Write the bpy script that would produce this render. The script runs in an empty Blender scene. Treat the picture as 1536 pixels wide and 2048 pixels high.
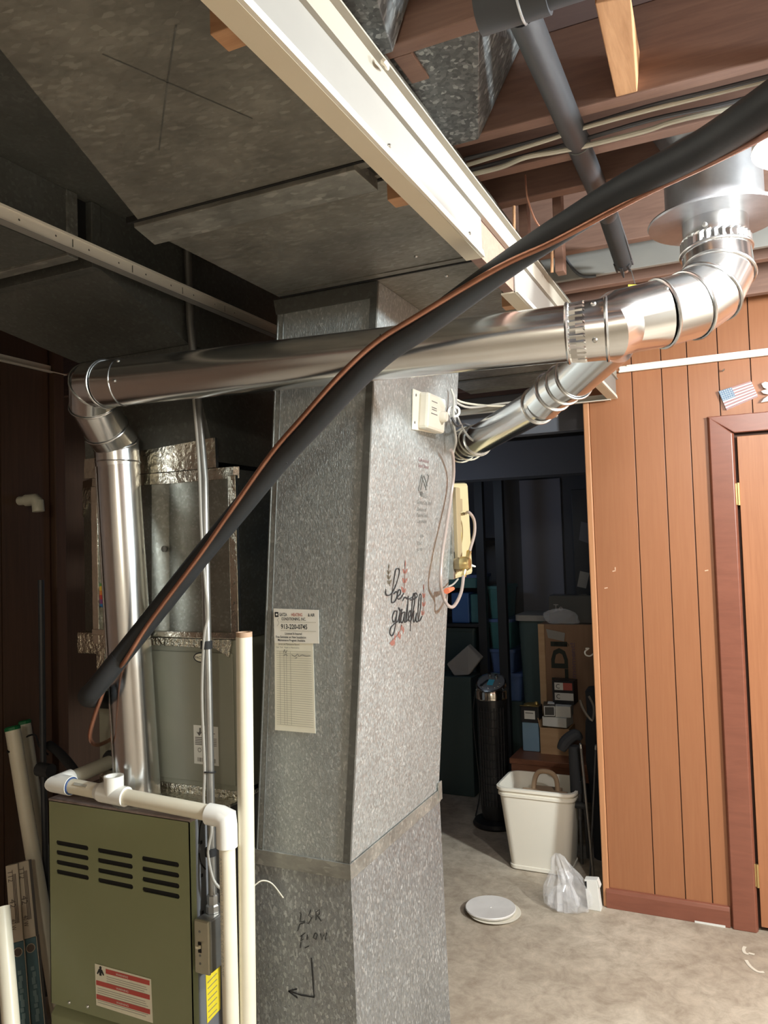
import bpy, bmesh, math, random
from mathutils import Vector, Matrix
random.seed(7)
S = bpy.context.scene
COL = S.collection

# ---------------------------------------------------------------- camera
cam_d = bpy.data.cameras.new('camera'); cam = bpy.data.objects.new('camera', cam_d); COL.objects.link(cam)
cam_d.sensor_fit = 'VERTICAL'; cam_d.sensor_height = 36.0; cam_d.lens = 36 * 1545 / 2048
cam_d.clip_start = 0.02
RIGHT, UP, BACK = Vector((0.9059, 0.4223, -0.0308)), Vector((0.0454, -0.0246, 0.9987)), Vector((0.4210, -0.9061, -0.0415))
m = Matrix((RIGHT, UP, BACK)).transposed().to_4x4(); m.translation = Vector((0, 0, 1.6))
cam.matrix_world = m
S.camera = cam

# ---------------------------------------------------------------- world, lamps, exposure
w = bpy.data.worlds.new('world'); S.world = w; w.use_nodes = True
w.node_tree.nodes['Background'].inputs[0].default_value = (0.85, 0.92, 1.0, 1)
w.node_tree.nodes['Background'].inputs[1].default_value = 0.05
def point_lamp(name, loc, watts, color, radius):
    d = bpy.data.lights.new(name, 'POINT'); d.energy = watts; d.color = color; d.shadow_soft_size = radius
    o = bpy.data.objects.new(name, d); o.location = loc; COL.objects.link(o); return o
BULB = Vector((0.17, 1.70, 2.40))                      # bare bulb at the joists, just right of the frame
point_lamp('right_fill_light', (1.7, 1.55, 2.2), 228, (0.90, 0.985, 1.0), 0.10)     # unseen fill light added right of the camera for wall, floor and duct side
point_lamp('room_lamp_behind', (0.3, -1.4, 2.2), 24, (1.0, 0.95, 0.78), 0.10)    # warm bulb in the room behind the camera
point_lamp('store_room_fill', (-1.65, 4.0, 1.75), 1.6, (0.62, 0.78, 1.0), 0.08)        # dim cool fill added to lift the store room, no lamp stands there
S.view_settings.view_transform = 'Standard'; S.view_settings.look = 'None'
S.view_settings.exposure = 1.0; S.view_settings.gamma = 1.0
S.view_settings.use_curve_mapping = False
S.cycles.max_bounces = 8; S.cycles.sample_clamp_indirect = 4.0

# ---------------------------------------------------------------- materials
MATS = {}
def base_mat(name):
    mt = bpy.data.materials.new(name); mt.use_nodes = True
    nt = mt.node_tree; b = nt.nodes['Principled BSDF']
    MATS[name] = mt
    return mt, nt, b
def coords(nt, stretch):
    tc = nt.nodes.new('ShaderNodeTexCoord'); mp = nt.nodes.new('ShaderNodeMapping')
    mp.inputs['Scale'].default_value = stretch
    nt.links.new(tc.outputs['Object'], mp.inputs['Vector']); return mp.outputs['Vector']
def noise(nt, vec, scale, detail=4, rough=.55, dist=0):
    n = nt.nodes.new('ShaderNodeTexNoise'); n.inputs['Scale'].default_value = scale
    n.inputs['Detail'].default_value = detail; n.inputs['Roughness'].default_value = rough
    n.inputs['Distortion'].default_value = dist
    nt.links.new(vec, n.inputs['Vector']); return n.outputs['Fac']
def ramp(nt, fac, stops):
    r = nt.nodes.new('ShaderNodeValToRGB'); e = r.color_ramp.elements
    while len(e) < len(stops): e.new(0.5)
    for i, (p, c) in enumerate(stops):
        e[i].position = p; e[i].color = (c[0], c[1], c[2], 1) if not isinstance(c, float) else (c, c, c, 1)
    nt.links.new(fac, r.inputs['Fac']); return r.outputs['Color']
def bump(nt, b, fac, strength, dist=.002):
    bp = nt.nodes.new('ShaderNodeBump'); bp.inputs['Strength'].default_value = strength
    bp.inputs['Distance'].default_value = dist
    nt.links.new(fac, bp.inputs['Height']); nt.links.new(bp.outputs['Normal'], b.inputs['Normal'])
def mat(name, c1, c2=None, scale=6, rough=.6, metal=0., stretch=(1, 1, 1), bmp=0, bscale=60, lo=.35, hi=.68, detail=4, spec=None, dist=0, bdist=.002):
    mt, nt, b = base_mat(name)
    b.inputs['Roughness'].default_value = rough; b.inputs['Metallic'].default_value = metal
    if spec is not None: b.inputs['Specular IOR Level'].default_value = spec
    b.inputs['Base Color'].default_value = (*c1, 1)
    v = coords(nt, stretch)
    if c2 is not None:
        nt.links.new(ramp(nt, noise(nt, v, scale, detail, .6, dist), [(lo, c1), (hi, c2)]), b.inputs['Base Color'])
    if bmp: bump(nt, b, noise(nt, v, bscale, 3), bmp, bdist)
    return mt
def spangle(name, dark, light, cell=110, stretch=(1, 1, .55), rough=(.38, .6), metal=.75, patch=2.5, dirt=(.75, 1.1), flecks=0.):
    """galvanised sheet: crystal cells of differing grey plus broad dull patches"""
    mt, nt, b = base_mat(name)
    v = coords(nt, stretch)
    vo = nt.nodes.new('ShaderNodeTexVoronoi'); vo.inputs['Scale'].default_value = cell
    nt.links.new(v, vo.inputs['Vector'])
    sep = nt.nodes.new('ShaderNodeSeparateColor'); nt.links.new(vo.outputs['Color'], sep.inputs[0])
    mid = tuple(a * .68 + c * .32 for a, c in zip(dark, light))
    col = ramp(nt, sep.outputs[0], [(0, dark), (.8, mid), (.97, light)])
    n = noise(nt, coords(nt, (1, 1, 1)), patch, 5, .6)
    k = ramp(nt, n, [(.3, float(dirt[0])), (.7, float(dirt[1]))])
    mx = nt.nodes.new('ShaderNodeMix'); mx.data_type = 'RGBA'; mx.blend_type = 'MULTIPLY'; mx.inputs[0].default_value = 1
    nt.links.new(col, mx.inputs[6]); nt.links.new(k, mx.inputs[7])
    nt.links.new(mx.outputs[2], b.inputs['Base Color'])
    rr = ramp(nt, sep.outputs[1], [(0, float(rough[0])), (1, float(rough[1]))])
    nt.links.new(rr, b.inputs['Roughness'])
    b.inputs['Metallic'].default_value = metal
    bump(nt, b, sep.outputs[2], .10 + flecks, .0006)
    return mt
def wood(name, c1, c2, stretch, scale=9, rough=.5, bmp=.08):
    mt, nt, b = base_mat(name)
    v = coords(nt, stretch)
    nt.links.new(ramp(nt, noise(nt, v, scale, 6, .65, .6), [(.3, c1), (.7, c2)]), b.inputs['Base Color'])
    b.inputs['Roughness'].default_value = rough
    bump(nt, b, noise(nt, v, scale * 3, 3), bmp, .001)
    return mt

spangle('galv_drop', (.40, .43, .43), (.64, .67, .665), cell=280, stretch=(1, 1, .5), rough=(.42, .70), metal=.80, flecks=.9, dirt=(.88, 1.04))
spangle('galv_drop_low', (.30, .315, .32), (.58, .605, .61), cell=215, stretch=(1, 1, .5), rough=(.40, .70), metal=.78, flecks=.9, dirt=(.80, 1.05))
spangle('galv_pan', (.115, .12, .122), (.42, .43, .42), cell=130, stretch=(1, 1, .5), rough=(.36, .6), metal=.6, patch=4, flecks=.3)
spangle('galv_trunk', (.235, .225, .195), (.325, .315, .275), cell=130, stretch=(.5, 1.1, 1), rough=(.42, .62), metal=.5, patch=5, dirt=(.62, 1.18))
spangle('galv_dull', (.12, .122, .11), (.16, .162, .15), cell=110, stretch=(1, 1, 1), rough=(.5, .65), metal=.4, patch=3)
spangle('galv_cleat', (.34, .34, .31), (.5, .5, .46), cell=110, stretch=(.4, 1, 1), rough=(.42, .55), metal=.65, patch=9, dirt=(.55, 1.1))
spangle('galv_coil', (.25, .25, .215), (.34, .34, .30), cell=160, stretch=(1, 1, 1), rough=(.30, .42), metal=.8, patch=6, dirt=(.7, 1.1))
mat('pipe_metal', (.74, .75, .76), (.83, .84, .84), scale=3, rough=.20, metal=1, stretch=(1, 1, 1), bmp=.02, bscale=14)
mat('pipe_seam', (.55, .56, .56), (.7, .7, .7), scale=40, rough=.25, metal=1)
mat('foil_tape', (.62, .59, .50), (.74, .71, .62), scale=12, rough=.24, metal=1, bmp=.7, bscale=38, detail=2, bdist=.006)
mat('foil_tape_crumpled', (.62, .58, .46), (.76, .73, .62), scale=12, rough=.22, metal=1, bmp=1., bscale=70, detail=2, bdist=.012)
mat('screw', (.6, .6, .58), rough=.3, metal=1)
mat('furnace_green', (.235, .255, .135), (.26, .275, .155), scale=2.5, rough=.42, spec=.45)
mat('furnace_grey', (.17, .175, .185), (.20, .205, .21), scale=3, rough=.45, metal=.2)
mat('furnace_top', (.21, .16, .14), (.34, .27, .25), scale=26, rough=.75, metal=.15, bmp=.2, bscale=150)
mat('coil_green', (.26, .265, .205), (.29, .29, .23), scale=2, rough=.38, spec=.5)
mat('black', (.012, .012, .013), rough=.7)
mat('dark_slot', (.008, .008, .008), rough=.9)
mat('foam_black', (.016, .018, .020), (.021, .023, .026), scale=10, rough=.62, bmp=.1, bscale=120)
mat('copper', (.52, .255, .17), (.38, .18, .12), scale=16, rough=.34, metal=.9)
mat('conduit_metal', (.33, .325, .305), (.40, .39, .37), scale=10, rough=.38, metal=.85)
mat('pvc', (.74, .69, .54), (.80, .75, .61), scale=6, rough=.38)
mat('pvc_white', (.84, .84, .78), (.88, .87, .82), scale=6, rough=.33)
mat('pvc_shaded', (.50, .49, .40), (.58, .57, .47), scale=6, rough=.4)  # darker copy of the PVC, shade on the rear pipes put into the colour
mat('primer_blue', (.03, .07, .20), rough=.4)
mat('cap_green', (.01, .16, .05), rough=.4)
mat('rust_end', (.45, .30, .20), rough=.7)
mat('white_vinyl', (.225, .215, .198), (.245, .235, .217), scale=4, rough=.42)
mat('white_enamel', (.82, .77, .67), (.85, .80, .70), scale=5, rough=.35)
mat('lip_vinyl_lifted', (.70, .62, .47), (.74, .66, .51), scale=4, rough=.45)  # tan vinyl lightened: light the underside lacks is put into the colour
mat('tan_vinyl', (.30, .275, .23), (.33, .30, .25), scale=4, rough=.45)
mat('paper', (.84, .83, .76), (.88, .87, .81), scale=9, rough=.8)
mat('paper_record', (.76, .75, .63), (.82, .80, .68), scale=9, rough=.8)
mat('ink', (.02, .02, .022), rough=.7)
mat('ink_soft', (.17, .17, .16), rough=.8)
mat('ink_grey', (.40, .39, .33), rough=.8)
mat('ink_red', (.42, .10, .06), rough=.7)
mat('ink_maroon', (.19, .11, .115), rough=.6)
mat('leaf_rose', (.23, .095, .075), rough=.6)
mat('leaf_dark', (.10, .085, .06), rough=.6)
mat('label_white', (.80, .80, .74), rough=.5)
mat('label_cream', (.78, .75, .60), (.82, .79, .64), scale=80, rough=.6)
mat('label_red', (.52, .07, .055), rough=.5)
mat('label_yellow', (.80, .64, .04), rough=.5)
mat('switch_plate', (.46, .44, .33), (.52, .49, .38), scale=14, rough=.35, metal=.6)
mat('switch_ivory', (.82, .76, .58), rough=.4)
mat('stat_white', (.80, .78, .68), rough=.4)
mat('humid_cream', (.52, .46, .27), (.56, .50, .30), scale=3, rough=.45)
mat('humid_tan', (.34, .27, .16), rough=.5)
mat('brass', (.62, .48, .22), rough=.3, metal=.9)
mat('tube_plastic', (.36, .29, .26), rough=.35)
mat('cable_grey', (.36, .34, .30), rough=.5)
mat('cable_white', (.50, .47, .38), rough=.5)
mat('cable_dark', (.07, .07, .075), rough=.5)
mat('abs_black', (.035, .037, .042), rough=.45)
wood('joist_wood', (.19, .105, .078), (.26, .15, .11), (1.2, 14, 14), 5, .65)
wood('block_wood', (.42, .21, .095), (.60, .33, .17), (16, 1.2, 16), 5, .62)
wood('furring_wood', (.46, .24, .12), (.60, .34, .18), (2, 14, 14), 5, .6)
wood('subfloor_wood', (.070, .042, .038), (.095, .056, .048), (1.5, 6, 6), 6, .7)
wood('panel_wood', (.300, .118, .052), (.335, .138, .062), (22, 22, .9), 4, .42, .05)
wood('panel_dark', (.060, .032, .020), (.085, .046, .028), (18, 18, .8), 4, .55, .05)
wood('door_wood', (.31, .122, .054), (.38, .158, .073), (26, 26, .8), 4, .4, .06)
wood('casing_wood', (.185, .062, .038), (.235, .082, .050), (1, 1, 6), 5, .34, .04)
wood('edge_wood', (.45, .20, .09), (.55, .27, .13), (20, 20, .8), 4, .5, .05)
wood('table_wood', (.16, .058, .030), (.25, .10, .05), (2, 18, 18), 4, .4, .06)
mat('groove', (.07, .032, .02), rough=.8)
mat('wall_dim', (.12, .125, .145), rough=.8)
mat('wall_pale', (.28, .29, .36), rough=.7)
mat('wall_plain', (.42, .36, .29), rough=.8)
mat('card_board', (.42, .26, .135), (.48, .31, .17), scale=4, rough=.8, stretch=(1, 1, 8))
mat('card_board_dark', (.27, .155, .09), (.31, .185, .11), scale=4, rough=.85, stretch=(8, 1, 1))
mat('ink_green_black', (.03, .035, .025), rough=.8)
mat('basket_plastic', (.86, .81, .70), (.88, .83, .72), scale=3, rough=.38)
mat('paper_bag', (.36, .245, .15), (.42, .29, .18), scale=8, rough=.85)
mat('ceramic', (.74, .71, .68), (.66, .63, .60), scale=9, rough=.35, detail=6)
mat('ceramic_cream', (.72, .67, .56), rough=.4)
mat('carton_white', (.70, .69, .65), rough=.6)
mat('carton_black', (.02, .02, .022), rough=.35)
mat('carton_red', (.45, .09, .07), rough=.5)
mat('blue_pack', (.20, .33, .45), (.23, .37, .50), scale=5, rough=.4)
mat('gold_rim', (.35, .25, .08), rough=.35, metal=.6)
mat('fan_black', (.016, .017, .02), rough=.35)
mat('fan_grille', (.055, .055, .06), rough=.35, metal=.4)
mat('chrome', (.75, .72, .66), rough=.14, metal=1)
mat('fan_panel', (.16, .17, .18), rough=.35)
mat('lcd_blue', (.08, .42, .58), rough=.2)
mat('tote_green', (.045, .075, .075), rough=.5)
mat('tote_blue', (.07, .17, .42), rough=.4)
mat('tote_teal', (.06, .19, .20), (.09, .24, .26), scale=8, rough=.3)
mat('tote_indigo', (.09, .15, .34), (.12, .2, .42), scale=10, rough=.3)
mat('lid_grey', (.30, .28, .25), rough=.5)
mat('orange_plastic', (.75, .20, .10), rough=.45)
mat('shelf_steel', (.035, .037, .042), rough=.5, metal=.3)
mat('tripod_grey', (.10, .10, .105), rough=.4, metal=.3)
mat('cloth_black', (.022, .023, .026), rough=.85)
mat('pole_grey', (.22, .20, .18), rough=.4, metal=.5)
mat('flag_blue', (.10, .17, .26), (.2, .28, .36), scale=160, rough=.5)
mat('flag_white', (.74, .68, .64), rough=.5)
mat('flag_red', (.36, .20, .20), rough=.5)
mat('tape_scrap', (.66, .44, .30), rough=.6)
mat('socket', (.75, .74, .7), rough=.35)
mat('filter_blue', (.035, .10, .125), (.05, .13, .155), scale=12, rough=.5)
mat('filter_text', (.17, .27, .29), rough=.6)
mat('carton_tan', (.50, .43, .33), rough=.65)
mat('carton_ink', (.10, .075, .06), rough=.7)
mat('barcode', (.13, .12, .11), rough=.7)
mat('old_flange', (.30, .31, .33), (.42, .43, .45), scale=9, rough=.38, metal=.75)
mat('strap_metal', (.5, .5, .5), rough=.35, metal=1)
for i, c in enumerate([(.09, .28, .05), (.75, .50, .03), (.68, .20, .02), (.48, .03, .03), (.22, .04, .18), (.02, .14, .36)]):
    mat('stripe_%d' % i, c, rough=.5)
mt, nt, b = base_mat('concrete')
v = coords(nt, (1, 1, 1))
n1 = noise(nt, v, 1.6, 8, .62, .6); n2 = noise(nt, v, 13, 10, .74, .4)
c1 = ramp(nt, n1, [(.28, (.36, .295, .225)), (.5, (.47, .40, .315)), (.72, (.60, .53, .43))])
c2 = ramp(nt, n2, [(.32, (.66, .63, .60)), (.56, (1.0, 1.0, 1.0)), (.72, (1.22, 1.21, 1.19))])
mx = nt.nodes.new('ShaderNodeMix'); mx.data_type = 'RGBA'; mx.blend_type = 'MULTIPLY'; mx.inputs[0].default_value = 1
nt.links.new(c1, mx.inputs[6]); nt.links.new(c2, mx.inputs[7]); nt.links.new(mx.outputs[2], b.inputs['Base Color'])
b.inputs['Roughness'].default_value = .62
bump(nt, b, n2, .12, .004)
mt, nt, b = base_mat('clear_film')
b.inputs['Base Color'].default_value = (.93, .93, .95, 1); b.inputs['Roughness'].default_value = .12
b.inputs['Alpha'].default_value = .22; b.inputs['Specular IOR Level'].default_value = .9
mt, nt, b = base_mat('dark_film')
b.inputs['Base Color'].default_value = (.09, .09, .085, 1); b.inputs['Roughness'].default_value = .25
mt, nt, b = base_mat('bulb_glass')
b.inputs['Base Color'].default_value = (1, 1, 1, 1)
b.inputs['Emission Color'].default_value = (1.0, 0.97, 0.92, 1); b.inputs['Emission Strength'].default_value = 40

# ---------------------------------------------------------------- mesh helpers
ORG = {}
class MB:
    def __init__(s): s.v = []; s.f = []
    def add(s, vs, fs):
        k = len(s.v); s.v += [Vector(p) for p in vs]; s.f += [tuple(i + k for i in f) for f in fs]; return s
    def hexa(s, p):          # 4 bottom (ccw), 4 top
        return s.add(p, [(3, 2, 1, 0), (4, 5, 6, 7), (0, 1, 5, 4), (1, 2, 6, 5), (2, 3, 7, 6), (3, 0, 4, 7)])
    def box(s, x0, x1, y0, y1, z0, z1):
        return s.hexa([(x0, y0, z0), (x1, y0, z0), (x1, y1, z0), (x0, y1, z0), (x0, y0, z1), (x1, y0, z1), (x1, y1, z1), (x0, y1, z1)])
    def obox(s, c, u, v, n, a, b_, d):   # oriented box: centre, axes, half sizes
        c, u, v, n = Vector(c), Vector(u).normalized() * a, Vector(v).normalized() * b_, Vector(n).normalized() * d
        return s.hexa([c - u - v - n, c + u - v - n, c + u + v - n, c - u + v - n, c - u - v + n, c + u - v + n, c + u + v + n, c - u + v + n])
    def tube(s, pts, r, n=14, caps=True, flat=None):
        pts = [Vector(p) for p in pts]; N = len(pts)
        rs = r if isinstance(r, (list, tuple)) else [r] * N
        tang = []
        for i in range(N):
            t = Vector((0, 0, 0))
            if i > 0: t += (pts[i] - pts[i - 1]).normalized()
            if i < N - 1: t += (pts[i + 1] - pts[i]).normalized()
            tang.append(t.normalized())
        up = Vector((0, 0, 1)) if abs(tang[0].z) < .9 else Vector((0, 1, 0))
        u = tang[0].cross(up).normalized()
        vs, fs = [], []
        for i in range(N):
            t = tang[i]; u = (u - t * u.dot(t)).normalized(); w_ = t.cross(u)
            k = 1.0; bd = None
            if 0 < i < N - 1:
                a = (pts[i] - pts[i - 1]).normalized(); bq = (pts[i + 1] - pts[i]).normalized()
                c = max(.3, math.sqrt(max(0, (1 + a.dot(bq)) / 2))); bd = (bq - a); k = 1 / c
                bd = bd.normalized() if bd.length > 1e-5 else None
            for j in range(n):
                an = 2 * math.pi * j / n
                d = u * math.cos(an) + w_ * math.sin(an)
                if bd is not None: d = d + bd * (d.dot(bd) * (k - 1))
                vs.append(pts[i] + d * rs[i])
        for i in range(N - 1):
            for j in range(n):
                a, c = i * n + j, i * n + (j + 1) % n
                fs.append((a, c, c + n, a + n))
        if caps: fs += [tuple(reversed(range(n))), tuple(range((N - 1) * n, N * n))]
        return s.add(vs, fs)
    def ring(s, c, ax, R, r, n=28, m_=8):
        c, ax = Vector(c), Vector(ax).normalized()
        up = Vector((0, 0, 1)) if abs(ax.z) < .9 else Vector((1, 0, 0))
        u = ax.cross(up).normalized(); w_ = ax.cross(u); vs, fs = [], []
        for i in range(n):
            a = 2 * math.pi * i / n; d = u * math.cos(a) + w_ * math.sin(a)
            for j in range(m_):
                q = 2 * math.pi * j / m_; vs.append(c + d * (R + r * math.cos(q)) + ax * (r * math.sin(q)))
        for i in range(n):
            for j in range(m_):
                a, b2 = i * m_ + j, i * m_ + (j + 1) % m_; c2, d2 = ((i + 1) % n) * m_ + (j + 1) % m_, ((i + 1) % n) * m_ + j
                fs.append((a, b2, c2, d2))
        return s.add(vs, fs)
    def lathe(s, c, ax, prof, n=32, close=False):      # profile: (radius, height along axis)
        c, ax = Vector(c), Vector(ax).normalized()
        up = Vector((0, 0, 1)) if abs(ax.z) < .9 else Vector((1, 0, 0))
        u = ax.cross(up).normalized(); w_ = ax.cross(u); vs, fs = [], []; N = len(prof)
        for (r, h) in prof:
            for j in range(n):
                a = 2 * math.pi * j / n; vs.append(c + ax * h + (u * math.cos(a) + w_ * math.sin(a)) * max(r, 1e-4))
        for i in range(N - (0 if close else 1)):
            for j in range(n):
                k = (i + 1) % N
                fs.append((i * n + j, i * n + (j + 1) % n, k * n + (j + 1) % n, k * n + j))
        return s.add(vs, fs)
    def prism(s, poly, d):       # planar polygon of 3-D points pushed by vector d
        d = Vector(d); n = len(poly); p = [Vector(q) for q in poly]
        return s.add(p + [q + d for q in p], [tuple(reversed(range(n))), tuple(range(n, 2 * n))] + [(i, (i + 1) % n, (i + 1) % n + n, i + n) for i in range(n)])
    def loft(s, a, b_):          # two polygons of equal count
        n = len(a)
        return s.add(list(a) + list(b_), [tuple(reversed(range(n))), tuple(range(n, 2 * n))] + [(i, (i + 1) % n, (i + 1) % n + n, i + n) for i in range(n)])
    def stroke(s, pts, w_, nrm, th=.0006):   # flat ink ribbon on a surface
        pts = [Vector(p) for p in pts]; nrm = Vector(nrm).normalized()
        ws = w_ if isinstance(w_, (list, tuple)) else [w_] * len(pts)
        L, R = [], []
        for i, p in enumerate(pts):
            t = (pts[min(i + 1, len(pts) - 1)] - pts[max(i - 1, 0)]).normalized(); q = nrm.cross(t) * ws[i] / 2
            L.append(p + q); R.append(p - q)
        n = len(pts); off = nrm * th
        s.add([p for p in L] + [p for p in R], [(i, i + n, i + n + 1, i + 1) for i in range(n - 1)])
        return s.add([p + off for p in L] + [p + off for p in R], [(i, i + n, i + n + 1, i + 1) for i in range(n - 1)])
    def text(s, body, o, u, v_, h, wid=None, th=.0006, spacing=1.0, bold=0.):
        c = bpy.data.curves.new('t', 'FONT'); c.body = body; c.size = 1.0; c.resolution_u = 2; c.space_character = spacing; c.offset = bold
        ob = bpy.data.objects.new('t', c); me = bpy.data.meshes.new_from_object(ob)
        bpy.data.objects.remove(ob); bpy.data.curves.remove(c)
        if not me.vertices: return s
        xs = [q.co.x for q in me.vertices]; x0, x1 = min(xs), max(xs)
        u, v_ = Vector(u).normalized(), Vector(v_).normalized(); nn = u.cross(v_).normalized()
        k = h / .72; kx = k if wid is None else wid / max(x1 - x0, 1e-4)
        vs = [Vector(o) + u * ((q.co.x - x0) * kx) + v_ * (q.co.y * k) + nn * th for q in me.vertices]
        s.add(vs, [tuple(p.vertices) for p in me.polygons]); bpy.data.meshes.remove(me); return s
    def holes(s, outer, holes, o, u, v_, th):    # plate with real holes; outer/holes are 2-D loops, thickness along u x v
        bm = bmesh.new(); o, u, v_ = Vector(o), Vector(u), Vector(v_); n = u.cross(v_).normalized() * th
        for k in (0, 1):
            ed = []
            for lp in [outer] + holes:
                vv = [bm.verts.new(o + u * a + v_ * b2 + n * k) for a, b2 in lp]
                ed += [bm.edges.new((vv[i], vv[(i + 1) % len(vv)])) for i in range(len(vv))]
            bmesh.ops.triangle_fill(bm, edges=ed, use_beauty=True, use_dissolve=False, normal=n)
        bm.verts.index_update()
        s.add([q.co.copy() for q in bm.verts], [tuple(q.index for q in f.verts) for f in bm.faces]); bm.free()
        for lp in [outer] + holes:
            a = [o + u * x + v_ * y for x, y in lp]; q = len(a)
            s.add(a + [p + n for p in a], [(i, (i + 1) % q, (i + 1) % q + q, i + q) for i in range(q)])
        return s
    def build(s, name, material, parent=None, origin=None, smooth=True, bevel=0, angle=35):
        org = Vector(origin) if origin is not None else (ORG[parent.name] if parent else Vector((0, 0, 0)))
        me = bpy.data.meshes.new(name); me.from_pydata([tuple(p - org) for p in s.v], [], s.f)
        bm = bmesh.new(); bm.from_mesh(me)
        bmesh.ops.remove_doubles(bm, verts=bm.verts, dist=1e-6); bmesh.ops.recalc_face_normals(bm, faces=bm.faces); bm.to_mesh(me); bm.free()
        me.materials.append(MATS[material]); o = bpy.data.objects.new(name, me); COL.objects.link(o)
        if smooth:
            me.shade_smooth(); me.set_sharp_from_angle(angle=math.radians(angle))
        if bevel:
            bv = o.modifiers.new('bevel', 'BEVEL'); bv.width = bevel; bv.segments = 2; bv.limit_method = 'ANGLE'
        if parent: o.parent = parent
        else: o.location = org
        ORG[o.name] = org
        return o
def tag(o, label, cat, group=None):
    o['label'] = label; o['category'] = cat
    if group: o['group'] = group
    return o
def thing(name, label, cat, loc, group=None):
    o = bpy.data.objects.new(name, None); o.empty_display_size = .05; COL.objects.link(o); o.location = loc
    ORG[o.name] = Vector(loc); return tag(o, label, cat, group)
def struct(name, loc=(0, 0, 0)):
    o = bpy.data.objects.new(name, None); o.empty_display_size = .05; COL.objects.link(o); o.location = loc
    ORG[o.name] = Vector(loc); o['kind'] = 'structure'; return o
def lerp(a, b_, t): return Vector(a) + (Vector(b_) - Vector(a)) * t
def smooth_path(pts, k=6):
    p = [Vector(q) for q in pts]; out = []
    for i in range(len(p) - 1):
        p0, p1, p2, p3 = p[max(i - 1, 0)], p[i], p[i + 1], p[min(i + 2, len(p) - 1)]
        for j in range(k):
            t = j / k
            out.append(.5 * ((2 * p1) + (p2 - p0) * t + (2 * p0 - 5 * p1 + 4 * p2 - p3) * t * t + (3 * p1 - p0 - 3 * p2 + p3) * t ** 3))
    return out + [p[-1]]
def capsule(cx, cy, hw, hh, n=5):
    lp = []
    for i in range(n + 1):
        a = -math.pi / 2 + math.pi * i / n; lp.append((cx + hw - hh + hh * math.cos(a), cy + hh * math.sin(a)))
    for i in range(n + 1):
        a = math.pi / 2 + math.pi * i / n; lp.append((cx - hw + hh + hh * math.cos(a), cy + hh * math.sin(a)))
    return lp
def circ(cx, cy, r, n=10): return [(cx + r * math.cos(2 * math.pi * i / n), cy + r * math.sin(2 * math.pi * i / n)) for i in range(n)]
def screw(parent, p, n, r=.0045):
    n = Vector(n).normalized(); return MB().lathe(p, n, [(0, .004), (r * .6, .0038), (r, .0015), (r, -.002)], 10).build('screw', 'screw', parent)

# ================================================================ the room
fl = MB().box(-3.8, 2.4, -2.4, 5.7, -.12, 0).build('floor', 'concrete', smooth=False); fl['kind'] = 'structure'
for q_ in ([(-0.0692, 3.3419, 0.0010), (-0.0744, 3.3161, 0.0010), (-0.0692, 3.2908, 0.0010), (-0.0572, 3.2879, 0.0010)], [(-0.0571, 3.2956, 0.0010), (-0.0365, 3.2922, 0.0010)], [(-0.0659, 3.2389, 0.0010), (-0.0526, 3.1999, 0.0010), (-0.0280, 3.1702, 0.0010), (-0.0066, 3.1751, 0.0010)]):
    MB().stroke(smooth_path(q_, 3), .012, (0, 0, 1), .0004).build('paint_mark', 'ceramic_cream', fl, smooth=False)
ceil = struct('ceiling', (0, 1.5, 2.7))
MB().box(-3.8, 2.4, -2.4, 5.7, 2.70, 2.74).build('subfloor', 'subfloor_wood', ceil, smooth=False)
for y in (-1.93, -1.53, -1.13, -.72, -.32, .08, .485, .89, 1.29, 1.665, 1.85, 2.035, 2.48, 2.88, 3.28, 3.68, 4.08, 4.48, 4.88, 5.28):
    MB().box(-3.8 if y > 2.3 else -2.6, 2.4, y - .019, y + .019, 2.515, 2.70).build('joist', 'joist_wood', ceil, smooth=False, bevel=.003)
MB().hexa([(-0.1912, 1.3378, 2.5180), (-0.1330, 1.3488, 2.5180), (-0.1596, 1.6597, 2.5180), (-0.2018, 1.6516, 2.5180),
           (-.192, 1.345, 2.60), (-.150, 1.345, 2.60), (-.150, 1.645, 2.60), (-.192, 1.645, 2.60)]).build('joist_block', 'block_wood', ceil, smooth=False, bevel=.002)
MB().box(-.560, -.522, 1.309, 1.40, 2.515, 2.60).build('joist_block', 'joist_wood', ceil, smooth=False, bevel=.002)
for x in (-.52, -.425): MB().box(x - .012, x + .012, 2.10, 2.14, 2.33, 2.60).build('joist_block', 'joist_wood', ceil, smooth=False, bevel=.002)

MB().box(-2.3, -.62, .2, 1.9, 2.513, 2.5145).build('void_shade_sheet', 'galv_dull', ceil, smooth=False)  # dark sheet added under the joists to stand in for the unlit void
wl = struct('wall_left', (-2.46, 0, 0))
MB().box(-2.56, -2.467, -2.4, 2.20, 0, 2.70).build('backing', 'groove', wl, smooth=False)
ys = [-2.4 + .23 * i for i in range(21)]
for a, c in zip(ys[:-1], ys[1:]):
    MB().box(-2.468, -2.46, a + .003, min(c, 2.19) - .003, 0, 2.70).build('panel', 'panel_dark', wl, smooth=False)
MB().box(-2.56, -2.44, 2.20, 2.25, 0, 2.70).build('end_post', 'panel_dark', wl, smooth=False, bevel=.003)
for nm, bx in (('wall_right', (2.4, 2.5, -2.4, 5.7)), ('wall_front', (-2.56, 2.4, -2.5, -2.4)), ('wall_back', (-3.8, 2.4, 5.5, 5.6)), ('wall_storeroom', (-3.9, -3.8, 2.2, 5.7))):
    o = MB().box(bx[0], bx[1], bx[2], bx[3], 0, 2.70).build(nm, 'wall_plain' if nm in ('wall_right', 'wall_front') else ('wall_dim' if nm == 'wall_back' else 'panel_dark'), smooth=False); o['kind'] = 'structure'

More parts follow.
